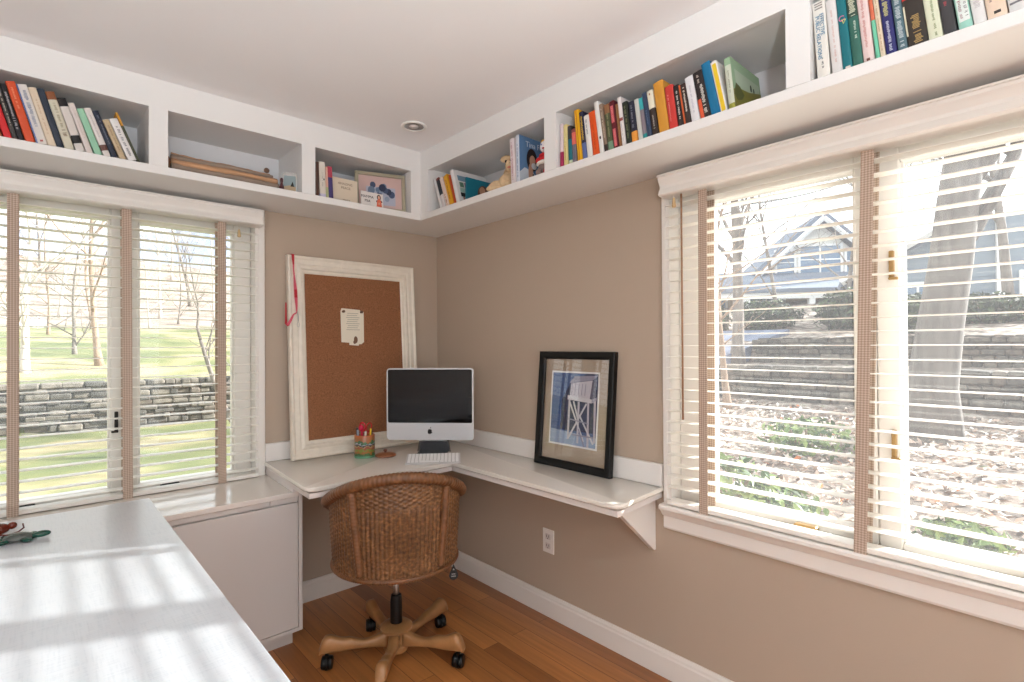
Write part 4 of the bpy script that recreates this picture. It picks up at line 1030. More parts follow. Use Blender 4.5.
# scissors: two handle loops above, blades down in the pot
scb = cupc+Vector((.004, .004, 0)); scd = Vector((.67, -.74, 0)).normalized()      # across the view
sci = thing('scissors', 'red handled scissors standing in the painted pot', 'scissors', scb+Vector((0, 0, .012)))
bm = B(); tube(bm, [scb+Vector((0, 0, .012)), scb-scd*.004+Vector((0, 0, .125))], [.002, .006], 8, flat=.35); tube(bm, [scb+Vector((0, .003, .012)), scb+scd*.006+Vector((0, .003, .125))], [.002, .006], 8, flat=.35); obj('blade', bm, steel, sci, smooth=True)
for nm, off, cz, rx, rz, col, filled in (('handle', -.012, .150, .014, .02, (186, 20, 44), False), ('handle', .021, .148, .0125, .021, (176, 40, 36), False)):
    bm = B(); c0 = scb+scd*off+Vector((0, 0, cz)); tl = .18 if off > 0 else -.1
    pts = [c0+scd*(rx*math.cos(2*PI*k/24)+tl*rz*math.sin(2*PI*k/24))+Vector((0, 0, rz*math.sin(2*PI*k/24))) for k in range(24)]
    tube(bm, pts, .0042 if off < 0 else .0032, 8, closed=True); tube(bm, [c0-Vector((0, 0, rz))-scd*off*.25, scb+Vector((0, 0, .105))+scd*off*.2], [.005, .004], 8)
    obj(nm, bm, mat('scissor_red_%d' % (off > 0), col, .25), sci, smooth=True)
bm = B(); blob(bm, scb+scd*(-.011)+Vector((-.02, -.022, .148)), (.013, .013, .016)); tube(bm, [scb+scd*(-.011)+Vector((-.02, -.022, .14)), scb+Vector((-.012, -.012, .03))], .004, 8)
tag(obj('marker', bm, mat('marker_magenta', (196, 22, 66), .15), smooth=True), 'shiny round-headed magenta marker in the painted pot', 'marker')
lc = Vector((-.520, -.300, .7415)); ld = thing('pot_lid', 'brown wooden lid with a knob lying right of the painted pot', 'lid', lc)
wl = mat('lid_brown_wood', (142, 86, 52), .35, coat=.3)
bm = B(); lathe(bm, [(.045, 0), (.052, .004), (.053, .008), (.047, .013), (.03, .018), (.008, .021)], lc, 32); obj('lid_disc', bm, wl, ld, smooth=True)
bm = B(); lathe(bm, [(.006, .019), (.006, .024), (.010, .028), (.011, .032), (.007, .036)], lc, 20); obj('knob', bm, mat('lid_dark_wood', (96, 52, 36), .35), ld, smooth=True)

# ------------------------------------------------------------------ ornaments on the big table
TZ = .7412
tu = thing('turtle_figurine', 'small green and grey stone turtle figurine on the large white table', 'figurine', (-1.86, -.62, TZ))
gr = mat('green_stone', (18, 66, 54), .08, var=.35, vscale=40); gy = mat('grey_shell', (84, 88, 84), .15, var=.3, vscale=60)
M0 = Matrix.Translation((-1.872, -.615, TZ)) @ Matrix.Rotation(-.18, 4, 'Z')
bm = B()
rr = bmesh.ops.create_icosphere(bm, subdivisions=3, radius=1)
for v in rr['verts']:
    c = v.co; v.co = M0 @ Vector((c.x*.036, c.y*.028, .007+max(-.001, c.z*.017)))
obj('shell', bm, gy, tu, smooth=True)
bm = B(); blob(bm, M0 @ Vector((.052, -.003, .011)), (.021, .011, .0095), 0, 3); blob(bm, M0 @ Vector((.035, -.002, .009)), (.014, .009, .008)); obj('head', bm, gr, tu, smooth=True)
for q, a in (((.022, -.03, .0065), -.7), ((.02, .028, .0065), .7), ((-.028, -.026, .0065), -2.3), ((-.03, .022, .0065), 2.3)):
    bm = B(); blob(bm, M0 @ Vector(q), (.02, .0095, .0065), 0, 2, Matrix.Rotation(a-.18, 4, 'Z')); obj('flipper', bm, gr, tu, smooth=True)
bm = B(); tube(bm, [M0 @ Vector(p) for p in ((-.034, 0, .006), (-.05, .002, .005), (-.06, .004, .003))], [.006, .004, .001], 8); obj('tail', bm, gr, tu, smooth=True)
cf = thing('red_brown_figurine', 'reddish brown polished figurine behind the turtle at the photo edge', 'figurine', (-1.905, -.525, TZ))
rb = mat('red_brown_stone', (104, 36, 20), .12, var=.3, vscale=30); M1 = Matrix.Translation((-1.915, -.52, TZ)) @ Matrix.Rotation(.35, 4, 'Z')
bm = B(); blob(bm, M1 @ Vector((-.01, 0, .018)), (.036, .022, .0175), 0, 3, M1.to_3x3().to_4x4(), .15, 3); obj('body', bm, rb, cf, smooth=True)
bm = B(); blob(bm, M1 @ Vector((.028, -.004, .022)), (.012, .01, .011), 0, 2); obj('head', bm, rb, cf, smooth=True)
bm = B(); tube(bm, [M1 @ Vector(p) for p in ((-.01, -.02, .006), (.01, -.03, .003), (.034, -.028, .005), (.052, -.014, .010), (.056, .004, .018))], .0022, 6); obj('tail', bm, mat('dark_red_cord', (96, 30, 30), .5), cf, smooth=True)

# ------------------------------------------------------------------ wicker swivel chair
CX, CY = -.716, -.745
crot = math.radians(-26)
CH = Matrix.Translation((CX, CY, 0)) @ Matrix.Rotation(crot, 4, 'Z')        # local -y = chair back (towards the camera)
ch = thing('wicker_chair', 'brown woven wicker swivel chair on a wooden five-star base', 'chair', (CX, CY, 0), crot)
PHM = math.radians(128)
def zrim(p):
    a = abs(p)
    if a < PI/2: return .664+.140*max(0, math.cos(a))**1.15
    return .664-.10*((a-PI/2)/(PHM-PI/2))**1.3
def shell_r(f): return .2475+.021*f**.8
ZB0 = .418
def cyl(p, r, z): return Vector((r*math.sin(p), -r*math.cos(p)*1.0, z))
bm = B(); uvl = bm.loops.layers.uv.new()
NS = 66; NU = 10*NS; nrow = 46
g = []; uvs = []
for i in range(NU+1):
    u = i/NU; p = -PHM+2*PHM*u; zt = zrim(p)-.004; col = []; cu = []
    N_v = nrow*4
    for j in range(N_v+1):
        z = ZB0+(.80-ZB0)*j/N_v
        z = ZB0+(zt-ZB0)*j/N_v
        za = (z-ZB0)
        ph = za/.0082
        alt = math.cos(PI*NS*u*1.0+PI*math.floor(ph))
        row = abs(math.sin(PI*ph))
        rib = abs(math.cos(PI*NS*u))
        midz = .09 < za < .26 and abs(p) < .66
        d = (.0009*alt*row**.7+.0034*rib**1.4) if not midz else (.0004*row+.0046*rib**1.2)
        if za > .27 and abs(p) < .75: d = .0016*alt*row+.0014*rib
        v = bm.verts.new(cyl(p, shell_r((z-ZB0)/.38)+d, z)); col.append(v); cu.append((u*NS/100*1.0, z*1.5))
    g.append(col); uvs.append(cu)
for i in range(NU):
    for j in range(nrow*4):
        f = bm.faces.new((g[i][j], g[i+1][j], g[i+1][j+1], g[i][j+1]))
        for lp, q in zip(f.loops, (uvs[i][j], uvs[i+1][j], uvs[i+1][j+1], uvs[i][j+1])): lp[uvl].uv = q
# inner face
gi = []
for i in range(0, NU+1, 10):
    p = -PHM+2*PHM*i/NU; zt = zrim(p)-.004
    gi.append([bm.verts.new(cyl(p, shell_r((ZB0+(zt-ZB0)*j/10-ZB0)/.38)-.012, ZB0+(zt-ZB0)*j/10)) for j in range(11)])
for i in range(len(gi)-1):
    for j in range(10): bm.faces.new((gi[i][j], gi[i][j+1], gi[i+1][j+1], gi[i+1][j]))
bm.transform(CH); obj('woven_shell', bm, wick, ch, smooth=True)
def braid(bm, pts, r, n_wrap, seg=14, amp=.12):
    """thick wrapped roll: a tube with a spiral relief"""
    rings = tube(bm, pts, r, seg)
    L = len(rings)
    for i, rg in enumerate(rings):
        c = sum((v.co for v in rg), Vector())/seg
        for k, v in enumerate(rg): v.co = c+(v.co-c)*(1+amp*math.sin(2*PI*n_wrap*i/L+2*PI*k/seg))
bm = B(); n = 420
pts = [cyl(-PHM+2*PHM*i/n, .2725, zrim(-PHM+2*PHM*i/n)+.006) for i in range(n+1)]
braid(bm, pts, .0215, 78, amp=.055); bm.transform(CH); obj('rim_roll', bm, mat('wicker_roll', (116, 76, 46), .4, var=.3, vscale=40), ch, smooth=True)
bm = B(); pts = [cyl(-PHM+2*PHM*i/n, shell_r(0)+.003, ZB0+.004) for i in range(n+1)]
braid(bm, pts, .0095, 110, 10, .1); bm.transform(CH); obj('lower_braid', bm, mat('wicker_roll', (116, 76, 46)), ch, smooth=True)
for s in (-1, 1):                                                             # the two rolled uprights on the back
    bm = B(); pts = []; rad = []
    for k in range(90):
        f = k/89; p = s*(.66+.06*f) if s > 0 else s*(.60+.10*f); z = ZB0+.028+(zrim(p)-ZB0-.04)*f
        pts.append(cyl(p, shell_r((z-ZB0)/.38)+.006, z)); rad.append(.015+.002*f)
    rings = tube(bm, pts, rad, 10)
    for i, rg in enumerate(rings):
        c = sum((v.co for v in rg), Vector())/10
        for k, v in enumerate(rg): v.co = c+(v.co-c)*(1+.06*math.sin(i*1.6+k*.6))
    bm.transform(CH); obj('rolled_upright', bm, mat('wicker_roll', (116, 76, 46)), ch, smooth=True)
for s in (-1, 1):                                                             # arm fronts
    bm = B(); p = s*PHM; pts = [cyl(p, .27, zrim(p)-.45*(zrim(p)-ZB0)*0)]
    pts = [cyl(p, .2725, zrim(p)+.006), cyl(p*1.04, .277, zrim(p)-.03), cyl(p*1.05, .262, ZB0+.06), cyl(p*1.05, .25, ZB0)]
    tube(bm, pts, [.0215, .02, .015, .012], 12); bm.transform(CH); obj('arm_post', bm, mat('wicker_roll', (116, 76, 46)), ch, smooth=True)
bm = B(); lathe(bm, [(.2, 0), (.236, .004), (.238, .02), (.232, .034), (.1, .04), (.001, .041)], (0, 0, ZB0), 48, cap0=False)
bmesh.ops.transform(bm, matrix=CH, verts=bm.verts[:]); obj('seat', bm, mat('wicker_seat', (140, 90, 52), .6, var=.25, vscale=50, bump=.5, bscale=120), ch, angle=.6)
bm = B(); lathe(bm, [(.22, ZB0-.002), (.2, ZB0-.006), (.001, ZB0-.006)], (0, 0, 0), 40, cap0=True, cap1=False); box(bm, -.09, .09, -.05, .05, ZB0-.03, ZB0-.006, .004); bm.transform(CH)
obj('seat_mount', bm, mat('dark_mount', (52, 42, 36), .5), ch)
bm = B(); lathe(bm, [(.0115, .2), (.0115, .385)], (CX, CY, 0), 20); obj('gas_column', bm, steel, ch, smooth=True)
bm = B(); lathe(bm, [(.0245, .148), (.0245, .235), (.021, .262), (.0165, .264)], (CX, CY, 0), 24); obj('column_sleeve', bm, blackp, ch, angle=.6)
bm = B(); lathe(bm, [(.046, .035), (.05, .045), (.05, .06), (.042, .066), (.042, .112), (.052, .118), (.066, .124), (.067, .134), (.056, .143), (.03, .149)], (CX, CY, 0), 32); obj('base_hub', bm, oak, ch, angle=.6)
for k in range(5):
    a = math.radians(13+72*k); d = Vector((math.cos(a), math.sin(a), 0)); s = Vector((-d.y, d.x, 0)); O = Vector((CX, CY, 0))
    bm = B(); n = 22; rings = []
    for i in range(n+1):
        f = i/n; r = .036+.268*f
        zt = .118-.002*f+.012*math.sin(PI*min(1, max(0, (f-.05)/.5)))*-1.6+.022*math.exp(-((f-.86)/.14)**2)-(.038*max(0, (f-.9)/.1)**2)
        zb = .058+.010*f-.0+.0*f+.012*math.sin(PI*f)+(.012*max(0, (f-.7)/.3))
        zb = min(zb, zt-.012); w = .0205-.003*math.sin(PI*f)+.002*f-(.006*max(0, (f-.92)/.08))
        ring = []
        for (q, h) in ((-1, .12), (-.82, 0), (.82, 0), (1, .12), (1, .8), (.7, 1), (-.7, 1), (-1, .8)):
            ring.append(bm.verts.new(O+d*r+s*(q*w)+Vector((0, 0, zb+(zt-zb)*h))))
        rings.append(ring)
    for A, D in zip(rings, rings[1:]):
        for j in range(8): bm.faces.new((A[j], A[(j+1) % 8], D[(j+1) % 8], D[j]))
    bm.faces.new(rings[0]); bm.faces.new(rings[-1][::-1])
    lg = obj('leg', bm, oak, ch, smooth=True, label=None)
    # twin wheel caster under the toe
    c = O+d*.275; ca = a+1.1+k*1.7; cd = Vector((math.cos(ca), math.sin(ca), 0)); cs = Vector((-cd.y, cd.x, 0)); w0 = c+cd*.012+Vector((0, 0, .027))
    bm = B()
    rot = Matrix(((cs.x, cd.x, 0, 0), (cs.y, cd.y, 0, 0), (0, 0, 1, 0), (0, 0, 0, 1)))
    for q in (-.012, .012):
        Mx = Matrix.Translation(w0+cs*q) @ rot @ Matrix.Rotation(PI/2, 4, 'Y')
        lathe(bm, [(.012, -.0095), (.024, -.0085), (.0265, -.004), (.0265, .004), (.024, .0085), (.012, .0095)], (0, 0, 0), 24, mat=Mx)
    tube(bm, [c+Vector((0, 0, .046)), c+Vector((0, 0, .085))], .006, 10)
    Mx = Matrix.Translation(w0) @ rot @ Matrix.Rotation(PI/2, 4, 'Y'); lathe(bm, [(.02, -.006), (.029, -.005), (.029, .005), (.02, .006)], (0, 0, 0), 20, mat=Mx)
    obj('caster', bm, blackp, lg, angle=.7)
# black drop-shaped hang tag on a string under the right side
tp = CH @ cyl(1.08, shell_r(0)+.004, ZB0)
fwd = Vector((-.497, -.868, 0))
M2 = Matrix.Translation(tp+fwd*.004+Vector((0, 0, -.075))) @ Matrix.Rotation(math.atan2(fwd.x, -fwd.y), 4, 'Z') @ Matrix.Rotation(PI/2, 4, 'X')
bm = B(); drop = [(.019*math.cos(t)*(1 if math.sin(t) < 0 else (1-.75*math.sin(t))), .023+(.021*math.sin(t) if math.sin(t) < 0 else .042*math.sin(t))) for t in [2*PI*k/32 for k in range(32)]]
flat(bm, M2, drop, 0, 0); htag = obj('hang_tag', bm, mat('tag_black', (24, 24, 26), .3), ch, label='black drop shaped hang tag with white print')
bm = B()
for z, w in ((.018, .009), (.027, .008)):
    for k in range(5): box(bm, -w+2*w*k/5, -w+2*w*(k+.7)/5, z-.0025, z+.0015, .0004, .0007, mat=M2)
flat(bm, M2, [(-.004, .042), (.004, .042), (0, .05)], .0004, 0); obj('tag_print', bm, mat('tag_white', (170, 172, 172), .5), htag)
bm = B(); tube(bm, [tp+Vector((0, 0, .002)), M2 @ Vector((0, .064, 0))], .0009, 6); obj('tag_string', bm, blackp, htag)
# ------------------------------------------------------------------ outside
def ss(a, b, x): t = min(1, max(0, (x-a)/(b-a))); return t*t*(3-2*t)
def nz(x, y, s, k=0): return noise.noise(Vector((x*s, y*s, k*7.3)))
YW = 9.6                                    # garden wall beyond the lawn
def z_left(x, y):
    if y < YW+.1: z = -.30+.012*y+.02*nz(x, y, .5)
    else:
        z = .62+.085*(y-YW)*ss(YW, YW+5, y)+.06*max(0, y-36)+.08*max(0, y-50)
        z += .25*nz(x, y, .08)*ss(12, 30, y)
    return z
def z_right(x, y):
    z = -.28+.075*max(0, x-.3)+.05*nz(x, y, .8, 1)
    z += .42*ss(8.1, 8.4, x)+.40*ss(10.2, 10.5, x)+.05*max(0, x-10.5)*ss(10, 14, x)+.25*ss(14, 20, x)
    return z
def ground(name, fn, keep, xs, ys, m, label, cat):
    bm = B(); g = {}
    for i, x in enumerate(xs):
        for j, y in enumerate(ys): g[i, j] = bm.verts.new((x, y, fn(x, y)))
    for i in range(len(xs)-1):
        for j in range(len(ys)-1):
            if keep((xs[i]+xs[i+1])/2, (ys[j]+ys[j+1])/2): bm.faces.new((g[i, j], g[i+1, j], g[i+1, j+1], g[i, j+1]))
    for v in [v for v in bm.verts if not v.link_faces]: bm.verts.remove(v)
    o = obj(name, bm, m, smooth=True); o['kind'] = 'structure'
    return o
def seqs(*parts):
    out = []
    for a, b, s in parts:
        k = max(1, int(round((b-a)/s))); out += [a+(b-a)*i/k for i in range(k)]
    return out+[parts[-1][1]]
lawn = mat('lawn_grass', (150, 158, 92), .9)
def _lawn(m):
    nt = m.node_tree; N = nt.nodes; L = nt.links; b = N['Principled BSDF']; tc = N.new('ShaderNodeTexCoord')
    def noisy(scale, stops):
        n = N.new('ShaderNodeTexNoise'); n.inputs['Scale'].default_value = scale; n.inputs['Detail'].default_value = 10; L.new(tc.outputs['Object'], n.inputs['Vector'])
        cr = N.new('ShaderNodeValToRGB'); e = cr.color_ramp.elements
        while len(e) < len(stops): e.new(.5)
        for q, (p, c) in zip(e, stops): q.position = p; q.color = (*lin(c), 1)
        L.new(n.outputs['Fac'], cr.inputs['Fac']); return n, cr
    n1, grass = noisy(.5, [(.3, (72, 86, 48)), (.48, (112, 116, 72)), (.6, (166, 152, 116)), (.75, (98, 104, 60))])
    n2, wood = noisy(.9, [(.3, (104, 92, 84)), (.5, (150, 134, 122)), (.7, (186, 170, 158))])
    sp = N.new('ShaderNodeSeparateXYZ'); L.new(tc.outputs['Object'], sp.inputs[0])
    ad = N.new('ShaderNodeMath'); ad.operation = 'MULTIPLY_ADD'; ad.inputs[1].default_value = 10; L.new(n1.outputs['Fac'], ad.inputs[0]); L.new(sp.outputs[1], ad.inputs[2])
    mr = N.new('ShaderNodeMapRange'); mr.inputs[1].default_value = 31; mr.inputs[2].default_value = 37; L.new(ad.outputs[0], mr.inputs[0])
    mx = N.new('ShaderNodeMix'); mx.data_type = 'RGBA'; L.new(mr.outputs[0], mx.inputs['Factor']); L.new(grass.outputs[0], mx.inputs[6]); L.new(wood.outputs[0], mx.inputs[7]); L.new(mx.outputs[2], b.inputs['Base Color'])
_lawn(lawn)
leafg = mat('leafy_ground', (140, 116, 98), .9)
ramp(leafg, [(.3, (70, 62, 56)), (.48, (122, 108, 98)), (.6, (176, 164, 154)), (.72, (100, 108, 74))],
     lambda N, L, tc: (lambda n: (L.new(tc.outputs['Object'], n.inputs['Vector']), n.inputs['Scale'].__setattr__('default_value', 5), n.inputs['Detail'].__setattr__('default_value', 10), n.outputs['Fac'])[-1])(N.new('ShaderNodeTexNoise')))
ground('ground_lawn', z_left, lambda x, y: y > x*1.05 or x < .2, seqs((-34, -6, 2), (-6, 8, .5), (8, 44, 2)), seqs((T+.002, 9.4, .5), (9.4, 9.9, .1), (9.9, 30, .8), (30, 92, 2)), lawn, '', '')
ground('ground_slope', z_right, lambda x, y: y <= x*1.05, seqs((T+.002, 8, .4), (8, 11, .1), (11, 20, .6), (20, 60, 3)), seqs((-16, -5, .8), (-5, 7, .4), (7, 20, 1)), leafg, '', '')

# dry stone walls
stn = [mat('stone_%d' % k, c, .95, var=.4, vscale=11, bump=.7, bscale=14) for k, c in enumerate(((108, 102, 94), (94, 90, 84), (118, 111, 102), (80, 77, 73), (104, 95, 86)))]
def stone_wall(label, p0, p1, zb, h, dep, seed, sl=.42, sh=.17, group=None):
    rr = random.Random(seed); bm = B()
    a = Vector((p0[0], p0[1], 0)); d = Vector((p1[0]-p0[0], p1[1]-p0[1], 0)); L = d.length; d.normalize()
    n = Vector((-d.y, d.x, 0)); ang = math.atan2(d.y, d.x); z = zb
    while z < zb+h-.03:
        rh = min(sh*rr.uniform(.7, 1.35), zb+h-z); s = -rr.uniform(0, sl)
        while s < L:
            l = sl*rr.uniform(.5, 1.6); off = rr.uniform(-.07, .07)
            Mx = Matrix.Translation(a+d*(s+l/2)+n*off+Vector((0, 0, z+rh/2))) @ Matrix.Rotation(ang+rr.uniform(-.05, .05), 4, 'Z') @ Matrix.Rotation(rr.uniform(-.05, .05), 4, 'Y')
            box(bm, -l/2+.003, l/2-.003, -dep/2, dep/2, -rh/2+.002, rh/2-.002, min(.03, rh*.2), rr.randrange(5), Mx)
            s += l
        z += rh
    Mx = Matrix.Translation(a) @ Matrix.Rotation(ang, 4, 'Z'); box(bm, 0, L, -dep/2+.1, dep/2-.1, zb, zb+h-.05, 0, 1, Mx)
    return tag(obj('stone_wall', bm, stn), label, 'stone wall', group)
stone_wall('grey dry stone wall across the lawn outside the left window', (-16, YW+.9), (9, YW-.35), -.25, .95, .5, 3, .22, .09)
stone_wall('lower dry stone retaining wall above the leaf-covered slope', (8.2, -9), (8.2, 7), .15, .75, .5, 5, .24, .1)
stone_wall('upper dry stone retaining wall below the porch house', (10.4, -9), (10.4, 2.35), .7, .72, .5, 8, .24, .1)

# bare trees: tapered trunk and forking branches
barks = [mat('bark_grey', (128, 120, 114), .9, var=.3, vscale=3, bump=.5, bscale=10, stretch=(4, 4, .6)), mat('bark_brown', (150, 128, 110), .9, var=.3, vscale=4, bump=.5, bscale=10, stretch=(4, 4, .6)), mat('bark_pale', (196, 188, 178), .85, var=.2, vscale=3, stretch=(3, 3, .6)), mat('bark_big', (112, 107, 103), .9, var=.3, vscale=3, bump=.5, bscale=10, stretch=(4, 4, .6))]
def tree(label, loc, h, r, seed, m, lean=(0, 0), depth=4, fork=.4, group=None, spread=.55, name='bare_tree', density=3):
    rr = random.Random(seed); root = thing(name, label, 'tree', loc, 0, group)
    L0 = Vector(loc)
    def limb(bm, p, d, l, r0, r1, seg, n=6, bend=.08):
        pts = [p.copy()]; rad = [r0]
        for k in range(n):
            d = (d+Vector((rr.gauss(0, bend), rr.gauss(0, bend), rr.gauss(0, bend*.5)))).normalized(); p = p+d*(l/n); pts.append(p.copy()); rad.append(r0+(r1-r0)*(k+1)/n)
        tube(bm, pts, rad, seg, caps=True); return pts, rad, d
    bm = B(); d = Vector((lean[0], lean[1], 1)).normalized()
    pts, rad, d1 = limb(bm, L0-Vector((0, 0, .1)), d, h*.62, r, r*.45, 14, 9, .03)
    for v in bm.verts:                                   # root flare
        q = v.co.z-loc[2]
        if q < h*.08: c = pts[0]; f = 1+.5*(1-max(0, q)/(h*.08))**2; v.co.x = c.x+(v.co.x-c.x)*f; v.co.y = c.y+(v.co.y-c.y)*f
    obj('trunk', bm, m, root, smooth=True)
    bm = B()
    def grow(p, d, l, r, lev):
        if lev == 0 or r < .004: return
        ps, rs, dd = limb(bm, p, d, l, r, r*.4, 7 if lev > 2 else 4, 5, .13)
        for k in range(density):
            q = rr.uniform(.3, 1); i = min(len(ps)-1, int(q*(len(ps)-1)))
            side = Vector((rr.gauss(0, 1), rr.gauss(0, 1), rr.gauss(.25, .5))).normalized()
            grow(ps[i], (dd*.75+side*spread*1.4).normalized(), l*rr.uniform(.5, .75), rs[i]*.62, lev-1)
        grow(ps[-1], dd, l*.7, rs[-1], lev-1)
    for k in range(7):
        q = rr.uniform(fork, 1); i = min(len(pts)-1, int(q*(len(pts)-1)))
        side = Vector((rr.gauss(0, 1), rr.gauss(0, 1), .5)).normalized()
        grow(pts[i], (Vector((0, 0, .6))+side*spread*1.5).normalized(), h*rr.uniform(.2, .34), rad[i]*.5, depth-1)
    grow(pts[-1], d1, h*.3, rad[-1], depth)
    obj('branches', bm, m, root, smooth=True)
    return root
def AT(u, depth):      # bearing of a photo column, used only to pick ground positions
    f = (.67057, .74181); r = (.74184, -.67054); k = (u-512)/529.6
    return -1.8404+(f[0]+r[0]*k)*depth, -2.7193+(f[1]+r[1]*k)*depth
GT = 'bare trees beyond the lawn'
for i, (u, dep, h, r, mm_, lab, ln) in enumerate([
    (24, 11.2, 4.6, .085, 2, 'slim bare tree at the stone wall nearest the left edge', (.05, 0)),
    (100, 12.6, 6.5, .075, 1, 'bare tree behind the wall left of the window mullion', (-.12, 0)),
    (60, 30, 9, .16, 1, 'pale bare tree on the rise in the middle of the left pane', (0, 0)),
    (-4, 24, 9, .16, 1, 'bare tree on the rise behind the left edge tape', (.04, 0)),
    (160, 34, 10, .17, 1, 'bare tree on the hill left of the narrow tape', (.05, 0)),
    (190, 44, 12, .2, 0, 'tall grey bare tree on the hill seen in the right pane', (-.03, 0)),
    (215, 33, 8, .15, 1, 'brownish bare tree on the hill near the right pane edge', (0, 0)),
    (40, 50, 13, .22, 0, 'distant grey bare tree above the left pane lawn', (.02, 0)),
    (88, 46, 12, .2, 1, 'distant brown bare tree near the mullion', (0, 0)),
    (235, 40, 11, .2, 0, 'grey bare tree seen through the sliver beside the frame', (0, 0)),
    (128, 56, 14, .22, 1, 'distant bare tree hidden partly by the wide mullion', (0, 0)),
    (172, 60, 13, .22, 1, 'farthest bare tree on the hill in the right pane', (0, 0))]):
    x, y = AT(u, dep); tree(lab, (x, y, z_left(x, y)), h, r*(.6 if dep > 20 else 1), 30+i, barks[2 if dep > 20 and mm_ == 1 else mm_], ln, 4 if dep < 40 else 3, .3, GT)  # far brown trees get paler bark, painting in the haze
for i, (u, dep, h, lab) in enumerate([(75, 14, 4.2, 'twiggy bare thicket tree beyond the wall in the middle of the left pane'), (48, 19, 5.5, 'twiggy bare thicket tree further up the lawn in the left pane'), (150, 26, 6.5, 'twiggy bare thicket tree on the rise beside the mullion'), (178, 30, 7, 'twiggy bare thicket tree on the rise mid right pane'), (92, 24, 6.5, 'twiggy bare thicket tree just left of the mullion')]):
    x, y = AT(u, dep); tree(lab, (x, y, z_left(x, y)), h, .05, 140+i, barks[i % 3], (.1*(i % 2)-.05, 0), 4, .12, 'twiggy thicket trees', spread=.7, density=4)
# a long branch reaching in across the right pane
x, y = AT(252, 8.0)
tree('leaning young bare tree close outside the right pane of the left window', (x, y, z_left(x, y)), 3.0, .05, 77, barks[0], (-.55, .1), 3, .3)
hx, hy = AT(205, 74)
bm = B(); pr = []
for k in range(60):
    f = k/59; pr.append((-40+110*f, 9+9*math.exp(-((f-.62)/.16)**2)+3.5*math.exp(-((f-.3)/.2)**2)+.5*noise.noise(Vector((f*14, 2, 0)))))
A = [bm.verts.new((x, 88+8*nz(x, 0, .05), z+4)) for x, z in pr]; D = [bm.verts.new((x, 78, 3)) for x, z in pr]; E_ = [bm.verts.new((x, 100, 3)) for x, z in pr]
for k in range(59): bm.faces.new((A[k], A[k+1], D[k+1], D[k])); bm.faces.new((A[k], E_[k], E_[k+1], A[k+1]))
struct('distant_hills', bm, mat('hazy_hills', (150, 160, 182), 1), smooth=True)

# right window: big trunk, slim trees
x, y = AT(925, 6.4)
bt_ = tree('big grey tree trunk filling the right pane of the sunny window', (x, y, z_right(x, y)), 10.5, .255, 211, barks[3], (.0, -.075), 4, .34, spread=.5)
for i, (u, dep, h, r, mm_, lab, ln) in enumerate([
    (737, 11.5, 8, .13, 0, 'slim grey tree in the left part of the sunny window', (.05, -.02)),
    (727, 8.8, 4.5, .06, 1, 'thin brown sapling beside the slim grey tree', (0, .05)),
    (780, 15, 6.5, .06, 0, 'bare tree before the porch house gable', (.05, .1)),
    (846, 17, 7, .07, 0, 'bare tree at the right of the porch house', (0, -.1)),
    (1010, 13, 8, .12, 0, 'bare tree at the right edge of the sunny window', (0, .04)),
    (885, 24, 10, .14, 0, 'bare tree behind the window mullion by the houses', (0, 0))]):
    x, y = AT(u, dep); tree(lab, (x, y, z_right(x, y)), h, r, 90+i, barks[mm_], ln, 4, .25, 'bare trees by the houses', density=3)

# shrubs: clouds of small leaves on stems
def leaf(bm, p, n, s, rr, mi=0):
    n = n.normalized(); u = n.cross(Vector((rr.gauss(0, 1), rr.gauss(0, 1), rr.gauss(0, 1)))).normalized(); w = n.cross(u)
    c = [p+u*s, p+w*s*.45+n*s*.12, p-u*s, p-w*s*.45+n*s*.12]
    bm.faces.new([bm.verts.new(q) for q in c]).material_index = mi
gm = [mat('shrub_green_%d' % k, c, .7) for k, c in enumerate(((52, 66, 50), (74, 92, 62), (40, 52, 46)))]
def shrub(label, loc, r, n, s, seed, group=None, mats=gm):
    rr = random.Random(seed); root = thing('shrub', label, 'shrub', loc, 0, group); bm = B(); c = Vector(loc)+Vector((0, 0, r[2]*.8))
    for k in range(n):
        d = Vector((rr.gauss(0, 1), rr.gauss(0, 1), rr.gauss(0, 1))).normalized(); q = rr.uniform(.55, 1)*(1+.25*noise.noise(d*2.2+Vector((seed, 0, 0))))
        p = c+Vector((d.x*r[0]*q, d.y*r[1]*q, max(-r[2]*.75, d.z*r[2]*q)))
        leaf(bm, p, d+Vector((rr.gauss(0, .5), rr.gauss(0, .5), rr.gauss(0, .5))), s*rr.uniform(.7, 1.3), rr, rr.randrange(len(mats)))
    obj('foliage', bm, mats, root)
    bm = B()
    for k in range(6):
        a = k*1.05+.3; tube(bm, [Vector(loc), Vector(loc)+Vector((r[0]*.5*math.cos(a), r[1]*.5*math.sin(a), r[2]*1.3))], [.02, .006], 6)
    obj('stems', bm, barks[1], root)
for i, (u, dep, r, lab) in enumerate([
    (765, 15.4, (.8, 1.0, .5), 'dark green rounded shrub above the walls left of the porch'),
    (712, 16.2, (.5, .5, .5), 'dark green shrub beside the brown tape'),
    (852, 13.5, (.7, .9, .6), 'dark evergreen shrub right of the porch'),
    (918, 11.6, (.5, .6, .5), 'green shrub left of the big tree trunk'),
    (985, 12.2, (.9, 1.3, .4), 'low dark hedge right of the big tree trunk')]):
    x, y = AT(u, dep); shrub(lab, (x, y, z_right(x, y)-.05), r, 1700, .085, 60+i, 'evergreen shrubs above the walls')
gl = [mat('ivy_%d' % k, c, .55) for k, c in enumerate(((96, 122, 62), (136, 156, 92), (62, 88, 50)))]
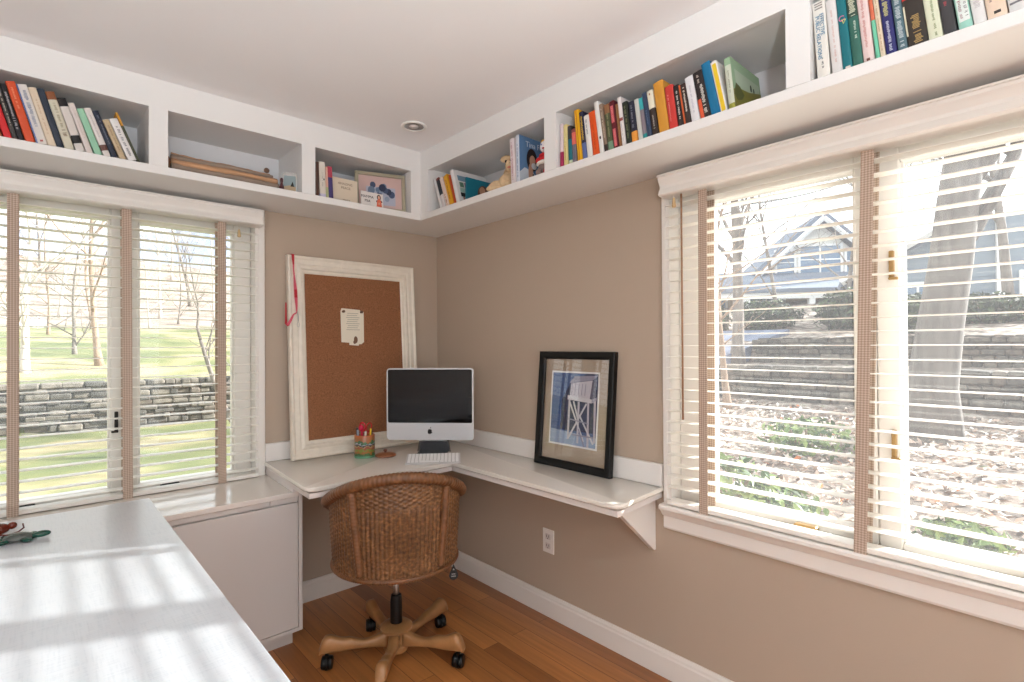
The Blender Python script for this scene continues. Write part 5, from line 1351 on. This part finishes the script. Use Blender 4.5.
for i, (u, dep, r, lab) in enumerate([(722, 4.4, (.45, .5, .3), 'light green leafy plant at the lower left of the sunny window'), (768, 4.3, (.35, .4, .17), 'low green plant among the leaves, lower middle'), (960, 3.6, (.22, .25, .1), 'small green plant among dry leaves at the lower right'), (805, 6.2, (.5, .5, .25), 'olive green plant below the lower stone wall')]):
    x, y = AT(u, dep); shrub(lab, (x, y, z_right(x, y)-.03), r, 420, .055, 70+i, 'leafy plants on the slope', gl)
# dry leaves lying over the slope: nobody could count them
rr = random.Random(9); bm = B(); lm = [mat('dry_leaf_%d' % k, c, .6) for k, c in enumerate(((202, 188, 176), (160, 136, 120), (232, 226, 220), (132, 112, 100), (188, 164, 148), (206, 120, 66)))]
for k in range(15000):
    x = .35+7.1*rr.random()**1.2; y = rr.uniform(-5.2, 4.6)
    if y > x*.75+.3: continue
    p = Vector((x, y, z_right(x, y)+rr.uniform(.005, .05))); leaf(bm, p, Vector((rr.gauss(0, .45), rr.gauss(0, .45), 1)), rr.uniform(.03, .062), rr, 5 if rr.random() < .02 else rr.randrange(5))
lv = obj('dry_leaves', bm, lm); tag(lv, 'dry brown leaves strewn over the slope outside the right window', 'leaves'); lv['kind'] = 'stuff'
# fallen twigs on the slope
# paved drive climbing beside the upper wall
bm = B(); prism(bm, [(8.62, .96), (10.2, 1.22), (12.6, 1.66), (12.6, 1.3), (10.2, .6), (8.62, .55)], 'y', 2.6, 6.4)
bm2 = B()
for v in list(bm.verts): pass
bm2.free()
tag(obj('paved_drive', bm, mat('blue_grey_paving', (96, 106, 128), .8, var=.08)), 'blue-grey paved drive climbing beside the upper stone wall', 'drive')

# houses
sid = mat('clapboard_pale', (222, 220, 214), .8); sid2 = mat('clapboard_blue_grey', (134, 146, 158), .8); roofm = mat('roof_slate', (112, 122, 138), .85, var=.1); pane_m = mat('dark_window_pane', (110, 134, 160), .1); shing = mat('brown_shingle', (172, 150, 128), .9, var=.15, vscale=5)
wtrim = mat('white_house_trim', (236, 236, 236), .6)
def wallface(bm, M, poly, t=.12): 
    A = [bm.verts.new(M @ Vector((p, 0, q))) for p, q in poly]; D = [bm.verts.new(M @ Vector((p, t, q))) for p, q in poly]; n = len(poly)
    bm.faces.new(A); bm.faces.new(D[::-1])
    for i in range(n): bm.faces.new((A[i], D[i], D[(i+1) % n], A[(i+1) % n]))
def hwindow(root, M, x0, x1, z0, z1, nx, ny):
    bm = B(); w = .09
    for a in ((x0-w, x1+w, z1, z1+w), (x0-w, x1+w, z0-w, z0), (x0-w, x0, z0, z1), (x1, x1+w, z0, z1)): box(bm, a[0], a[1], -.07, .02, a[2], a[3], mat=M)
    for k in range(1, nx): x = x0+(x1-x0)*k/nx; box(bm, x-.03, x+.03, -.05, .02, z0, z1, mat=M)
    for k in range(1, ny): z = z0+(z1-z0)*k/ny; box(bm, x0, x1, -.045, .02, z-.025, z+.025, mat=M)
    f = obj('window', bm, wtrim, root); bm = B(); box(bm, x0, x1, -.02, -.005, z0, z1, mat=M); obj('pane', bm, pane_m, f)
# gabled porch house; local x to the right as seen, y away, z up
hx, hy = AT(813, 23); ang = math.radians(-52)
HM = Matrix.Translation((hx, hy, 1.35)) @ Matrix.Rotation(ang, 4, 'Z')
hs = thing('gabled_house', 'pale gabled house with a porch and blue-grey roof on the slope', 'house', (hx, hy, 1.35), ang)
bm = B(); wallface(bm, HM, [(-5.5, -.6), (5.5, -.6), (5.5, 2.6), (-5.5, 2.6)]); obj('wall', bm, shing, hs)
bm = B(); wallface(bm, HM, [(-1.9, 2.3), (2.5, 2.3), (2.5, 3.15), (.3, 5.15), (-1.9, 3.15)], .3); obj('gable_wall', bm, sid, hs)
bm = B()
for s in (-1, 1):
    a = Vector((.3, 0, 5.32)); b = Vector((.3+s*2.7, 0, 5.32-2.7*.91)); u = (b-a).normalized(); nn = Vector((-u.z, 0, u.x)) if s < 0 else Vector((u.z, 0, -u.x)); nn = nn if nn.z > 0 else -nn
    q = [a, b, b+nn*.22, a+nn*.22]
    A = [bm.verts.new(HM @ (p+Vector((0, -.5, 0)))) for p in q]; D = [bm.verts.new(HM @ (p+Vector((0, 4, 0)))) for p in q]
    bm.faces.new(A); bm.faces.new(D[::-1])
    for i in range(4): bm.faces.new((A[i], D[i], D[(i+1) % 4], A[(i+1) % 4]))
obj('gable_roof', bm, roofm, hs)
bm = B()
for s in (-1, 1):
    a = Vector((.3, 0, 5.28)); b = Vector((.3+s*2.7, 0, 5.28-2.7*.91)); tube(bm, [HM @ (a+Vector((0, -.52, 0))), HM @ (b+Vector((0, -.52, 0)))], .1, 4)
obj('rake_trim', bm, wtrim, hs)
bm = B(); q = [(-6, -2.6, 1.95), (6, -2.6, 1.95), (6, .2, 2.95), (-6, .2, 2.95)]
A = [bm.verts.new(HM @ Vector(p)) for p in q]; D = [bm.verts.new(HM @ (Vector(p)+Vector((0, 0, .16)))) for p in q]
bm.faces.new(A); bm.faces.new(D[::-1])
for i in range(4): bm.faces.new((A[i], D[i], D[(i+1) % 4], A[(i+1) % 4]))
obj('porch_roof', bm, roofm, hs)
for x in (-5.7, -3.3, -.9, 1.5, 3.9, 5.7):
    bm = B(); box(bm, x-.11, x+.11, -2.5, -2.28, -.6, 1.98, mat=HM); obj('porch_post', bm, wtrim, hs)
bm = B(); box(bm, -5.8, 5.8, -2.52, -2.42, 1.72, 1.98, mat=HM); box(bm, -5.8, 1.4, -2.45, -2.38, .3, .38, mat=HM)
for k in range(70): x = -5.7+.1*k; box(bm, x-.02, x+.02, -2.44, -2.4, -.45, .3, mat=HM)
obj('porch_railing', bm, wtrim, hs)
bm = B(); box(bm, -5.9, 5.9, -2.6, .1, -.75, -.5, mat=HM); obj('porch_floor', bm, sid2, hs)
GM = HM @ Matrix.Translation((0, -.02, 0))
hwindow(hs, GM, -1.45, -.75, 3.0, 3.95, 1, 2); hwindow(hs, GM, -.5, 1.1, 3.0, 4.15, 2, 2); hwindow(hs, GM, 1.35, 2.05, 3.0, 3.95, 1, 2)
hwindow(hs, GM, -4.8, -3.6, .5, 1.9, 2, 2); hwindow(hs, GM, -2.6, -1.2, .5, 1.9, 2, 2); hwindow(hs, GM, 2.6, 4.0, .5, 1.9, 2, 2)
# blue-grey clapboard house at the right
hx, hy = AT(1010, 15.5); ang = math.radians(-72)
HN = Matrix.Translation((hx, hy, 1.1)) @ Matrix.Rotation(ang, 4, 'Z')
hb_ = thing('clapboard_house', 'blue-grey clapboard house behind the big tree trunk', 'house', (hx, hy, 1.1), ang)
bm = B(); wallface(bm, HN, [(-3.6, -.6), (6, -.6), (6, 4.0), (2.4, 4.0), (-.6, 4.0), (-3.6, 2.4)], .3)
for k in range(30): box(bm, -3.6, 6, -.02, 0, -.5+.14*k, -.49+.14*k, mat=HN) if k < 20 else None
obj('wall', bm, sid2, hb_)
bm = B()
q = [(-4.2, 2.0), (-.4, 4.3), (-.4, 4.6), (-4.2, 2.3)]
A = [bm.verts.new(HN @ Vector((p, -.5, z))) for p, z in q]; D = [bm.verts.new(HN @ Vector((p, 3, z))) for p, z in q]
bm.faces.new(A); bm.faces.new(D[::-1])
for i in range(4): bm.faces.new((A[i], D[i], D[(i+1) % 4], A[(i+1) % 4]))
obj('roof', bm, roofm, hb_)
bm = B(); tube(bm, [HN @ Vector((-4.2, -.52, 2.15)), HN @ Vector((-.4, -.52, 4.45))], .12, 4); box(bm, -.3, -.1, -.15, 0, -.6, 4.0, mat=HN); box(bm, 1.6, 1.8, -.15, 0, -.6, 4.0, mat=HN); obj('white_trim', bm, wtrim, hb_)
hwindow(hb_, HN, -2.6, -1.7, .7, 2.0, 2, 2); hwindow(hb_, HN, .3, 1.3, .7, 2.2, 2, 2)
# power line crossing behind the slats
a = Vector((*AT(690, 18), 5.9)); b = Vector((*AT(900, 24), 9.6)); bm = B()
tube(bm, [a+(b-a)*(k/10)-Vector((0, 0, .5*math.sin(PI*k/10))) for k in range(11)], .035, 6); tag(obj('power_line', bm, blackp, smooth=True), 'dark overhead cable crossing the sky in the sunny window', 'cable')

# ------------------------------------------------------------------ light
w = bpy.data.worlds.new('sky'); SC.world = w; w.use_nodes = True
N = w.node_tree.nodes; L = w.node_tree.links; bg = N['Background']
sk = N.new('ShaderNodeTexSky'); sk.sky_type = 'HOSEK_WILKIE'; sk.turbidity = 4
AZ, EL = math.atan2(-.447, .894), math.radians(25.2)
sd = Vector((math.cos(AZ)*math.cos(EL), math.sin(AZ)*math.cos(EL), math.sin(EL)))
sk.sun_direction = sd; sk.ground_albedo = .4
mx = N.new('ShaderNodeMix'); mx.data_type = 'RGBA'; mx.inputs['Factor'].default_value = .75; mx.inputs[7].default_value = (.95, .98, 1.0, 1)
L.new(sk.outputs['Color'], mx.inputs[6]); L.new(mx.outputs[2], bg.inputs['Color']); bg.inputs['Strength'].default_value = 2.8
def light(name, kind, loc, energy, col=(1, 1, 1), **k):
    l = bpy.data.lights.new(name, kind); l.energy = energy; l.color = col
    for q, v in k.items(): setattr(l, q, v)
    o = bpy.data.objects.new(name, l); o.location = loc; C.objects.link(o); return o
s = light('sun', 'SUN', (10, -5, 6), 15.0, (1, .965, .92), angle=math.radians(.9)); s.rotation_euler = sd.to_track_quat('Z', 'Y').to_euler()
# a flash turned up to bounce off the ceiling, a small direct flash, and an added unseen fill light behind the camera
o = light('bounce_flash', 'SPOT', (-1.95, -3.1, 1.6), 122, (.81, .93, 1), shadow_soft_size=.05, spot_size=math.radians(168), spot_blend=.5)
o.rotation_euler = (PI-.12, 0, 0)
light('camera_flash', 'POINT', (-1.81, -2.85, 1.5), 1.6, (.9, .96, 1), shadow_soft_size=.05)
light('rear_fill_light', 'POINT', (-3.2, -4.2, 1.6), 28, (.87, .945, 1), shadow_soft_size=.18)

# ------------------------------------------------------------------ camera
cam = bpy.data.cameras.new('camera'); co = bpy.data.objects.new('camera', cam); C.objects.link(co)
cam.sensor_width = 36; cam.lens = 529.6232*36/1024; cam.clip_start = .05; cam.clip_end = 500
yaw, pit, rol = .735, .00738, -.00585
fw = Vector((math.sin(yaw)*math.cos(pit), math.cos(yaw)*math.cos(pit), math.sin(pit))); rt = Vector((math.cos(yaw), -math.sin(yaw), 0)); up = rt.cross(fw)
rt, up = rt*math.cos(rol)+up*math.sin(rol), up*math.cos(rol)-rt*math.sin(rol)
co.matrix_world = Matrix(((rt.x, up.x, -fw.x, -1.8404), (rt.y, up.y, -fw.y, -2.7193), (rt.z, up.z, -fw.z, 1.3), (0, 0, 0, 1)))
SC.camera = co
vs_ = SC.view_settings
vs_.view_transform = 'Standard'; vs_.look = 'None'; vs_.exposure = 0.0; vs_.gamma = 1; vs_.use_curve_mapping = False
SC.cycles.max_bounces = 12; SC.cycles.diffuse_bounces = 6; SC.cycles.transparent_max_bounces = 24
SC.cycles.use_denoising = True; SC.cycles.sample_clamp_indirect = 6
